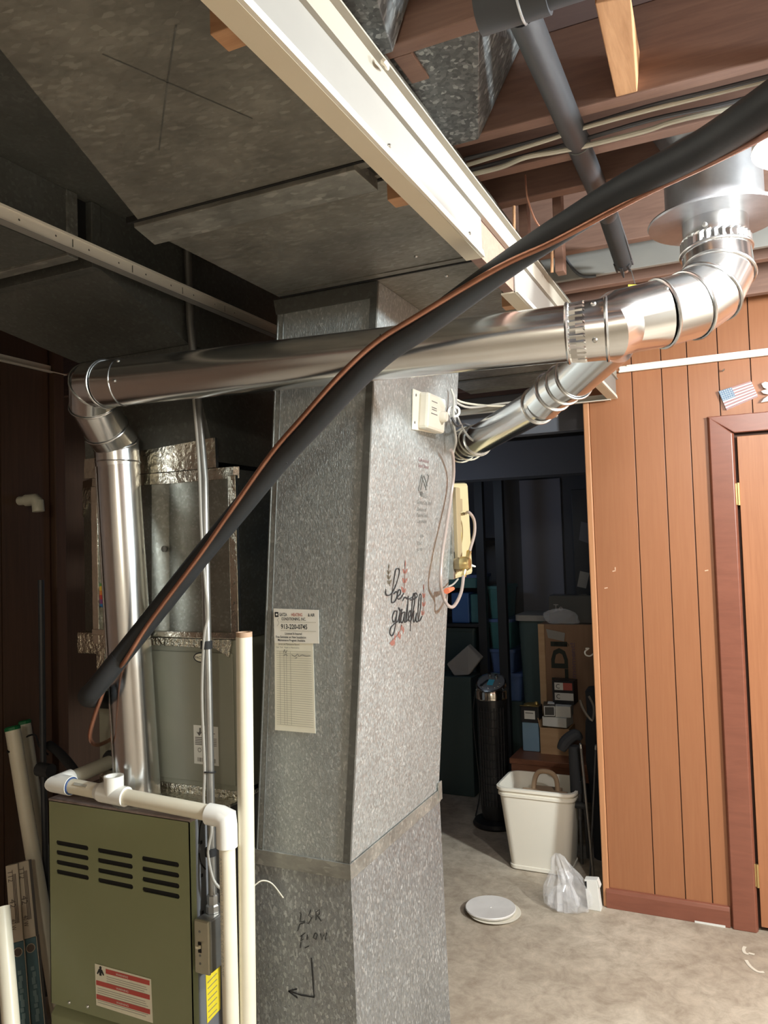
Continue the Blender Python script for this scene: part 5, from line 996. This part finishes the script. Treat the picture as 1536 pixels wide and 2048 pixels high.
crinkle((-.775, 3.395, 0), [(.05, .004, 0, 0), (.062, .02, 0, 0), (.060, .05, 0, 0), (.045, .085, 0, 0), (.020, .11, .01, 0), (.032, .14, .01, 0), (.02, .165, 0, 0)], 8, .30).build('inner_fold', 'clear_film', pb, angle=12)
wx = thing('white_box', 'small white open carton on the floor against the paneled wall end', 'box', (-.648, 3.44, 0))
MB().hexa([(-.684, 3.43, 0), (-.628, 3.43, 0), (-.628, 3.47, 0), (-.684, 3.47, 0), (-.694, 3.43, .125), (-.640, 3.43, .13), (-.640, 3.47, .13), (-.694, 3.47, .125)]).build('carton', 'carton_white', wx, smooth=False, bevel=.002)
MB().hexa([(-.6905, 3.4290, .088), (-.6835, 3.4290, .088), (-.6835, 3.4296, .088), (-.6905, 3.4296, .088), (-.693, 3.4290, .118), (-.684, 3.4290, .120), (-.684, 3.4296, .120), (-.693, 3.4296, .118)]).build('open_slot', 'dark_slot', wx, smooth=False)
MB().hexa([(-.640, 3.432, .10), (-.628, 3.43, .10), (-.628, 3.468, .10), (-.640, 3.468, .10), (-.640, 3.432, .13), (-.638, 3.43, .128), (-.638, 3.468, .128), (-.640, 3.468, .13)]).build('flap', 'carton_white', wx, smooth=False)
tag(MB().obox((-0.1992, 3.4789, 0.0040), (1, -.02, 0), (0, 1, 0), (0, 0, 1), .058, .007, .004).build('white_strip', 'carton_white', origin=(-0.1997, 3.4876, 0), smooth=False), 'thin white strip lying along the foot of the baseboard', 'strip')

# tower fan
tf = thing('tower_fan', 'black tower fan with chrome collar and blue display beside the wastebasket', 'fan', (-1.345, 4.27, 0))
fx, fy = -1.345, 4.27
MB().lathe((fx, fy, 0), (0, 0, 1), [(0, 0), (.125, 0), (.13, .012), (.12, .028), (.07, .04), (0, .04)], 36).build('base', 'fan_black', tf)
MB().lathe((fx, fy, .04), (0, 0, 1), [(0, 0), (.072, 0), (.080, .05), (.086, .62), (.088, .665), (0, .665)], 36).build('body', 'fan_black', tf)
for i in range(9):
    a = math.radians(-128 + 12.5 * i); MB().tube([(fx + .083 * math.cos(a), fy + .083 * math.sin(a), .12), (fx + .0885 * math.cos(a), fy + .0885 * math.sin(a), .665)], .0028, 6).build('grille_slat', 'fan_grille', tf)
for k in range(12):
    z = .15 + .045 * k; MB().tube([(fx + (.085 + .005 * k / 12) * math.cos(math.radians(-132 + 11 * j)), fy + (.085 + .005 * k / 12) * math.sin(math.radians(-132 + 11 * j)), z) for j in range(11)], .0016, 5).build('grille_bar', 'fan_grille', tf)
ct_ = Vector((fx, fy, .705)); ta = Vector((.12, -.40, .9)).normalized()
MB().lathe(ct_, (0, 0, 1), [(.088, 0), (.091, .004), (.091, .045), (.088, .05), (0, .05)], 40).build('collar', 'chrome', tf)
MB().lathe(ct_ + Vector((0, 0, .088)), (0.04, -.55, 1), [(0, .004), (.076, .004), (.084, .0), (.085, -.012), (0, -.02)], 40).build('control_panel', 'fan_panel', tf)
MB().lathe(ct_ + Vector((0, 0, .088)), (0.04, -.55, 1), [(.078, .005), (.086, .002), (.089, -.012), (.086, -.014)], 40).build('panel_rim', 'chrome', tf)
pu = Vector((1, 0, -.05)).normalized(); pn = Vector((.04, -.55, 1)).normalized(); pv = pn.cross(pu)
pc = ct_ + Vector((0, 0, .088)) + pn * .005
MB().obox(pc + pv * -.004, pu, pv, pn, .017, .024, .001).build('display', 'lcd_blue', tf, smooth=False)
for u_, v__ in ((-.05, -.03), (-.035, -.048), (0, -.055), (.035, -.045), (.05, -.03), (.05, .0)): MB().lathe(pc + pu * u_ + pv * v__, pn, [(0, .003), (.004, .002), (.005, 0)], 10).build('button', 'chrome', tf)
for u_, v__ in ((-.02, .05), (.02, .045)): MB().lathe(pc + pu * u_ + pv * v__, pn, [(0, .016), (.009, .015), (.012, 0)], 12).build('knob', 'chrome', tf)
MB().obox(pc + pu * -.035 + pv * -.015 + pn * .002, pu * .5 + pv, pn, pu, .032, .002, .005).build('handle_clip', 'fan_black', tf, smooth=False)
MB().tube(smooth_path([(fx - .085, fy - .03, .74), (fx - .10, fy - .04, .6), (fx - .085, fy - .05, .4), (fx - .07, fy - .055, .2), (fx - .09, fy - .09, .06)], 5), .004, 6).build('power_cord', 'fan_black', tf)

# low wooden table and what stands on it
TZ = .425
lt = thing('low_table', 'low dark wood table loaded with boxes behind the wastebasket', 'table', (-1.0, 4.4, 0))
MB().box(-1.205, -.66, 4.10, 4.68, TZ - .03, TZ).build('tabletop', 'table_wood', lt, smooth=False, bevel=.004)
MB().box(-1.195, -.67, 4.105, 4.12, TZ - .095, TZ - .03).build('apron', 'table_wood', lt, smooth=False)
MB().box(-1.195, -1.18, 4.12, 4.66, TZ - .095, TZ - .03).build('apron', 'table_wood', lt, smooth=False)
for x, y in ((-1.175, 4.14), (-.69, 4.14), (-1.175, 4.65), (-.69, 4.65)): MB().box(x - .02, x + .02, y - .02, y + .02, 0, TZ - .03).build('leg', 'table_wood', lt, smooth=False, bevel=.003)
jg = thing('canister', 'black and blue boxed canister with white label standing left on the low table', 'container', (-1.125, 4.30, TZ))
MB().box(-1.172, -1.078, 4.262, 4.345, TZ, TZ + .16).build('blue_pack', 'blue_pack', jg, smooth=False, bevel=.006)
MB().box(-1.178, -1.072, 4.255, 4.35, TZ + .160, TZ + .250).build('black_top', 'carton_black', jg, smooth=False, bevel=.006)
MB().lathe((-1.125, 4.302, TZ + .25), (0, 0, 1), [(0, .008), (.035, .008), (.042, .004), (.044, 0)], 24).build('lid', 'gold_rim', jg)
MB().tube([(-1.178, 4.254, TZ + .252), (-1.072, 4.254, TZ + .252)], .0022, 6).build('gold_edge', 'gold_rim', jg)
lb = MB().box(-1.154, -1.094, 4.2538, 4.255, TZ + .180, TZ + .226).build('white_label', 'carton_white', jg, smooth=False)
MB().box(-1.148, -1.103, 4.2533, 4.2538, TZ + .211, TZ + .216).build('print_line', 'ink_soft', lb, smooth=False)
MB().lathe((-1.09, 4.28, TZ + .258), (0, 0, 1), [(0, .016), (.008, .016), (.012, .0)], 12).build('clasp', 'gold_rim', jg)
sx_ = thing('small_carton', 'open kraft carton on the low table under white boxes', 'box', (-.985, 4.33, TZ))
cf = MB()
for bx in ((-1.066, -.906, 4.240, 4.244), (-1.066, -.906, 4.396, 4.40), (-1.066, -1.062, 4.244, 4.396), (-.910, -.906, 4.244, 4.396)): cf.box(*bx, TZ, TZ + .142)
cf.box(-1.062, -.91, 4.244, 4.396, TZ, TZ + .004).build('carton', 'card_board', sx_, smooth=False)
MB().hexa([(-1.066, 4.24, TZ + .140), (-1.062, 4.24, TZ + .140), (-1.062, 4.40, TZ + .140), (-1.066, 4.40, TZ + .140), (-1.078, 4.245, TZ + .19), (-1.076, 4.245, TZ + .19), (-1.076, 4.395, TZ + .19), (-1.078, 4.395, TZ + .19)]).build('flap', 'card_board', sx_, smooth=False)
def ubox(name, label, cat, c_, h_, ang, m_, bev=.002, grp=None):
    a = math.radians(ang); t = thing(name, label, cat, (c_[0], c_[1], c_[2] - h_[2]), grp)
    return t, MB().obox(c_, (math.cos(a), math.sin(a), 0), (-math.sin(a), math.cos(a), 0), (0, 0, 1), *h_).build('carton', m_, t, smooth=False, bevel=bev)
zt0 = TZ + .146
ubox('flat_carton', 'lower white carton lying on the open kraft carton', 'box', (-.982, 4.315, zt0 + .026), (.068, .06, .026), -6, 'carton_white')
ubox('flat_carton', 'upper white carton stacked on the lower white carton', 'box', (-.960, 4.315, zt0 + .083), (.058, .055, .030), 4, 'carton_white')
zu = zt0 + .114
t, c_ = ubox('black_carton', 'upright black carton with white and red stripes on the white cartons', 'box', (-.945, 4.36, zu + .064), (.060, .045, .064), -3, 'carton_black')
for z, a, m_ in ((.098, (-.048, .0), 'carton_white'), (.098, (0, .05), 'carton_red'), (.042, (-.048, .055), 'carton_white')): MB().box(-.945 + a[0], -.945 + a[1], 4.3115, 4.3135, zu + z - .020, zu + z + .020).build('stripe_label', m_, t, smooth=False)
for z in (.098, .042): MB().text('C', (-.984, 4.3108, zu + z - .012), (1, 0, 0), (0, 0, 1), .026, .020, .0006).build('lettering', 'ink', t, smooth=False)
t, c_ = ubox('black_case', 'small black case with pale framed end left of the striped carton', 'box', (-1.022, 4.30, zt0 + .0525 + .034), (.0325, .05, .032), 12, 'carton_black')
fr_ = MB(); fc = Vector((-1.022, 4.30, zt0 + .0865)) + Vector((.0104, -.0489, 0)) * 1.03; fu_ = Vector((.978, .208, 0))
for s_, a, bq in ((Vector((0, 0, .024)), .029, .0018), (Vector((0, 0, -.024)), .029, .0018)): fr_.obox(fc + s_, fu_, (0, 0, 1), (.208, -.978, 0), a, bq, .0012)
for s_ in (-1, 1): fr_.obox(fc + fu_ * (.027 * s_), fu_, (0, 0, 1), (.208, -.978, 0), .0018, .024, .0012)
fr_.build('pale_frame', 'carton_white', t, smooth=False)
MB().obox((-1.015, 4.31, zt0 + .120), (1, .2, 0), (-.2, 1, 0), (0, 0, 1), .018, .03, .0014).build('top_label', 'carton_white', t, smooth=False)
bg = thing('moving_box', 'tall brown moving box with big dark sideways letters on the low table', 'box', (-.95, 4.55, TZ))
MB().box(-1.115, -.67, 4.49, 4.665, TZ, 1.105).build('carton', 'card_board_dark', bg, smooth=False, bevel=.003)
MB().box(-1.1165, -1.08, 4.487, 4.49, TZ, 1.105).build('corner_strip', 'card_board', bg, smooth=False)
def bt2_(body, px0, hgt, wid, m_): MB().text(body, px0, (0, 0, 1), (-1, 0, 0), hgt, wid, .0008, 1.0, .035).build('lettering', m_, bg, smooth=False)
bt2_('LDI', (-0.9545, 4.4890, 0.7711), .092, .235, 'ink_green_black')
bt2_('moment!', (-0.9078, 4.4890, 0.8017), .026, .20, 'ink_maroon')
MB().text('at Lan', (-1.0264, 4.4890, 0.9860), (1, 0, -.06), (.06, 0, 1), .024, .085, .0008).build('lettering', 'ink_green_black', bg, smooth=False)
MB().prism([(-1.0687, 4.4860, 1.0778), (-1.0590, 4.4860, 1.0260), (-0.9672, 4.4860, 1.0081), (-0.9595, 4.4860, 1.0569)], (0, .003, 0)).build('paper_label', 'lid_grey', bg, smooth=False)
tb2 = thing('dark_box', 'dark box with the pale letters TO on top of the moving box', 'box', (-.9, 4.57, 1.106))
MB().box(-1.06, -.70, 4.53, 4.66, 1.106, 1.27).build('carton', 'dark_film', tb2, smooth=False, bevel=.006)
MB().text('To', (-1.0306, 4.5290, 1.1785), (1, 0, -.03), (.03, 0, 1), .042, .055, .0008).build('lettering', 'lid_grey', tb2, smooth=False)
cp = blob((-.98, 4.51, 1.14), .10, .024, .05, 21, .05, 'dark_film', 'film')
cp.v = [Vector((q.x, min(q.y, 4.526), max(q.z, 1.107))) for q in cp.v]
tag(cp.build('crumpled_wrap', 'clear_film', origin=(-.98, 4.51, 1.106), angle=25), 'crumpled translucent wrap lying on the front edge of the moving box', 'wrap')
tub = thing('tall_tub', 'greenish tall storage tub with pale rim behind the moving box', 'tub', (-1.18, 4.83, 0))
MB().loft(rr(-1.26, -.98, 4.72, 4.98, 0, .03), rr(-1.30, -.98, 4.71, 5.0, 1.10, .04)).build('tub_body', 'tote_green', tub, angle=25)
MB().loft(rr(-1.315, -.97, 4.695, 5.01, 1.10, .04), rr(-1.315, -.97, 4.695, 5.01, 1.135, .04)).build('tub_rim', 'lid_grey', tub, angle=25)
cb = thing('storage_cabinet', 'dark cabinet with two pale cards near the end of the paneled wall', 'cabinet', (-.8, 5.0, 0))
MB().box(-.955, -.64, 4.80, 5.2, 0, 1.90).build('carcass', 'shelf_steel', cb, smooth=False, bevel=.004)
MB().prism([(-0.9194, 4.7970, 1.3987), (-0.9414, 4.7970, 1.3043), (-0.8876, 4.7970, 1.2919), (-0.8628, 4.7970, 1.3858)], (0, .002, 0)).build('pale_card', 'lid_grey', cb, smooth=False)
MB().prism([(-0.9010, 4.7970, 1.7010), (-0.9177, 4.7970, 1.5883), (-0.8526, 4.7970, 1.5620), (-0.8446, 4.7970, 1.6835)], (0, .002, 0)).build('pale_card', 'wall_dim', cb, smooth=False)

# shelf with totes
sh = thing('storage_shelf', 'dark steel shelf unit at the back of the store room', 'shelf', (-1.9, 5.0, 0))
def px_x(a): return a
for xa, xb in (((-1.6084, 4.9000, 1.2121)[0], (-1.5534, 4.9000, 1.2123)[0]), ((-1.4753, 4.9000, 1.2125)[0], (-1.4183, 4.9000, 1.2126)[0])): MB().box(xa, xb, 4.88, 4.93, 0, 2.05).build('post', 'shelf_steel', sh, smooth=False)
for xa in (-2.35,): MB().box(xa, xa + .05, 4.88, 4.93, 0, 2.05).build('post', 'shelf_steel', sh, smooth=False)
for z in (.55, 1.05, 1.62): MB().box(-2.35, (-1.5534, 4.9000, 1.2123)[0], 4.93, 5.4, z - .02, z).build('shelf_board', 'shelf_steel', sh, smooth=False)
def tote(label, m_, x0, x1, z0, z1, y0=4.96, y1=5.25, lid=None, k='storage_tote'):
    t = thing(k, label, 'tote', ((x0 + x1) / 2, (y0 + y1) / 2, z0))
    MB().loft(rr(x0 + .015, x1 - .015, y0 + .015, y1 - .015, z0, .02), rr(x0, x1, y0, y1, z1 - .02, .025)).build('tub', m_, t, angle=25)
    MB().loft(rr(x0 - .008, x1 + .008, y0 - .008, y1 + .008, z1 - .02, .025), rr(x0 - .008, x1 + .008, y0 - .008, y1 + .008, z1, .025)).build('lid', lid or m_, t, angle=25); return t
xl, xr = (-1.5756, 4.9700, 1.2067)[0] + .008, (-1.3804, 4.9700, 0.8812)[0]
zs = [(-1.5259, 4.9700, 0.0757)[2], (-1.5078, 4.9700, 0.5496)[2], (-1.5009, 4.9700, 0.7300)[2], (-1.4951, 4.9700, 0.8843)[2], (-1.4875, 4.9700, 1.0817)[2], (-1.4792, 4.9700, 1.2993)[2]]
zs[0] = 0.0
tote('dark lowest tote of the tall stack right of the shelf', 'tote_green', xl, xr + .03, zs[0], zs[1])
tote('indigo tote second from the bottom of the tall stack', 'tote_indigo', xl, xr + .03, zs[1] + .001, zs[2])
tote('middle indigo tote of the tall stack between the posts', 'tote_indigo', xl, xr - .02, zs[2] + .001, zs[3])
tote('teal and blue tote second from the top of the tall stack', 'tote_teal', xl, xr - .03, zs[3] + .001, zs[4], lid='tote_indigo')
tote('teal tote on top of the tall stack between the posts', 'tote_teal', xl, xr - .06, zs[4] + .001, zs[5])
tote('large dark green tote on the lower shelf board', 'tote_green', -2.2, (-1.6496, 4.9700, 0.9064)[0] - .01, .551, 1.02)
bt_l = thing('blue_case', 'bright blue plastic case on the middle shelf board', 'case', ((-1.7271, 4.9700, 1.1895)[0], 5.05, 1.051))
MB().box((-1.8238, 4.9700, 1.1892)[0], (-1.6988, 4.9700, 1.1896)[0], 4.965, 5.15, 1.051, (-1.7604, 4.9700, 1.2535)[2]).build('case_body', 'tote_blue', bt_l, smooth=False, bevel=.008)
MB().box((-1.6952, 4.9700, 1.1897)[0], (-1.6320, 4.9700, 1.1899)[0], 4.985, 5.15, 1.051, (-1.7604, 4.9700, 1.2535)[2] - .01).build('case_end', 'tote_teal', bt_l, smooth=False, bevel=.008)
tote('flat teal tote above the bright blue case', 'tote_teal', -2.1, (-1.6270, 4.9700, 1.3235)[0], (-1.7592, 4.9700, 1.2872)[2], (-1.7559, 4.9700, 1.3751)[2], lid='tote_indigo')
pld = thing('pale_lid', 'pale grey square tub lid propped up in the dark behind the fan', 'lid', (-1.6744, 4.7200, 0.7411))
q = [Vector(p) for p in [(-1.7733, 4.7000, 0.8168), (-1.6439, 4.7500, 0.9321), (-1.5565, 4.7500, 0.8489), (-1.6235, 4.7000, 0.7529), (-1.7175, 4.6800, 0.7459)]]
MB().prism(q, (0.01, .03, .01)).build('lid_plate', 'lid_grey', pld, smooth=False, bevel=.006)
ps_ = thing('shelf_crate', 'dark crate carrying the pale square lid behind the fan', 'crate', (-1.95, 4.75, 0))
MB().box(-2.25, -1.60, 4.66, 4.86, 0, (-1.6604, 4.6800, 0.7452)[2]).build('crate_body', 'tote_green', ps_, smooth=False, bevel=.006)
d2 = struct('door_2', (-1.45, 5.49, 0))
MB().box((-1.4580, 5.4800, 1.8884)[0], (-1.1625, 5.4800, 1.8731)[0], 5.47, 5.499, 0, 2.03).build('leaf', 'wall_pale', d2, smooth=False, bevel=.003)

# tripods, poles and a hook at the end of the wall
tr = thing('folded_tripod', 'dark folded tripod with black cloth head leaning beside the wastebasket', 'tripod', (-.72, 3.72, 0))
HD = Vector((-0.7790, 3.7600, 0.5888))
for (a, c_) in (((-0.7638, 3.7500, 0.4517), (-0.7951, 3.8935, 0)), ((-0.7827, 3.7500, 0.4498), (-0.8412, 3.9800, 0)), ((-0.7485, 3.7700, 0.4592), (-0.7810, 3.9762, 0))):
    a, c_ = Vector(a), Vector(c_); MB().tube([a, lerp(a, c_, .45)], .011, 10).tube([lerp(a, c_, .44), c_], .0075, 10).build('leg', 'tripod_grey', tr)
MB().tube([HD + Vector((0, 0, -.20)), HD + Vector((-.006, 0, .02))], [.030, .026], 12).build('centre_column', 'cloth_black', tr)
MB().tube([Vector((-0.7686, 3.7500, 0.3340)) + Vector((-.02, 0, 0)), Vector((-0.7686, 3.7500, 0.3340)) + Vector((.035, 0, -.002))], .016, 10).build('leg_collar', 'black', tr)
MB().tube(smooth_path([(-0.7501, 3.7800, 0.6383), (-0.7782, 3.7700, 0.6575), (-0.8181, 3.7500, 0.6308), (-0.8415, 3.7400, 0.5887)], 4), [.012, .016, .022, .026, .028, .028, .028, .028, .028, .028, .026, .024, .02], 10).build('cloth_head', 'cloth_black', tr)
MB().tube(smooth_path([(-0.7536, 3.8000, 0.8195), (-0.7365, 3.8000, 0.7727), (-0.7006, 3.8000, 0.7275), (-0.6887, 3.8000, 0.7875), (-0.7101, 3.8000, 0.8410)], 4), .0065, 8).build('strap', 'pole_grey', tr)
def pole(label, a, c_, r, m_):
    t = thing('thin_pole', label, 'pole', c_); MB().tube([c_, a], r, 10).build('pole', m_, t); MB().lathe(a, Vector(a) - Vector(c_), [(r * 1.25, -.02), (r * 1.25, .0), (0, .006)], 10).build('tip', 'screw', t)
pole('thin brown pole leaning just right of the tripod column', (-0.7398, 3.7000, 0.6350), (-0.7078, 3.7222, 0), .0055, 'pole_grey')
pole('thin dark pole leaning nearest the end of the paneled wall', (-0.6615, 3.6600, 0.6443), (-0.7346, 3.7700, 0), .0045, 'cable_dark')
bgc = thing('black_bag', 'limp black bag slumped upright beside the striped carton', 'bag', (-.74, 4.0, 0))
MB().tube(smooth_path([(-.70, 4.02, 0), (-.70, 4.02, .3), (-.72, 4.03, .52), (-.72, 4.05, .70), (-.73, 4.06, .84)], 4), [.06] * 4 + [.065] * 4 + [.06] * 4 + [.05] * 4 + [.03], 14).build('bag_body', 'cloth_black', bgc)
hk = thing('white_hook', 'small white hook beside the end moulding of the paneled wall', 'hook', (-0.6588, 3.6200, 1.0867))
MB().tube(smooth_path([(-0.6834, 3.6200, 1.0928), (-0.6698, 3.6200, 1.0932), (-0.6862, 3.6200, 1.0790), (-0.6823, 3.6200, 1.0632), (-0.6645, 3.6200, 1.0592), (-0.6460, 3.6200, 1.0712), (-0.6258, 3.6200, 1.0741)], 4), .0035, 8).build('hook', 'carton_white', hk)
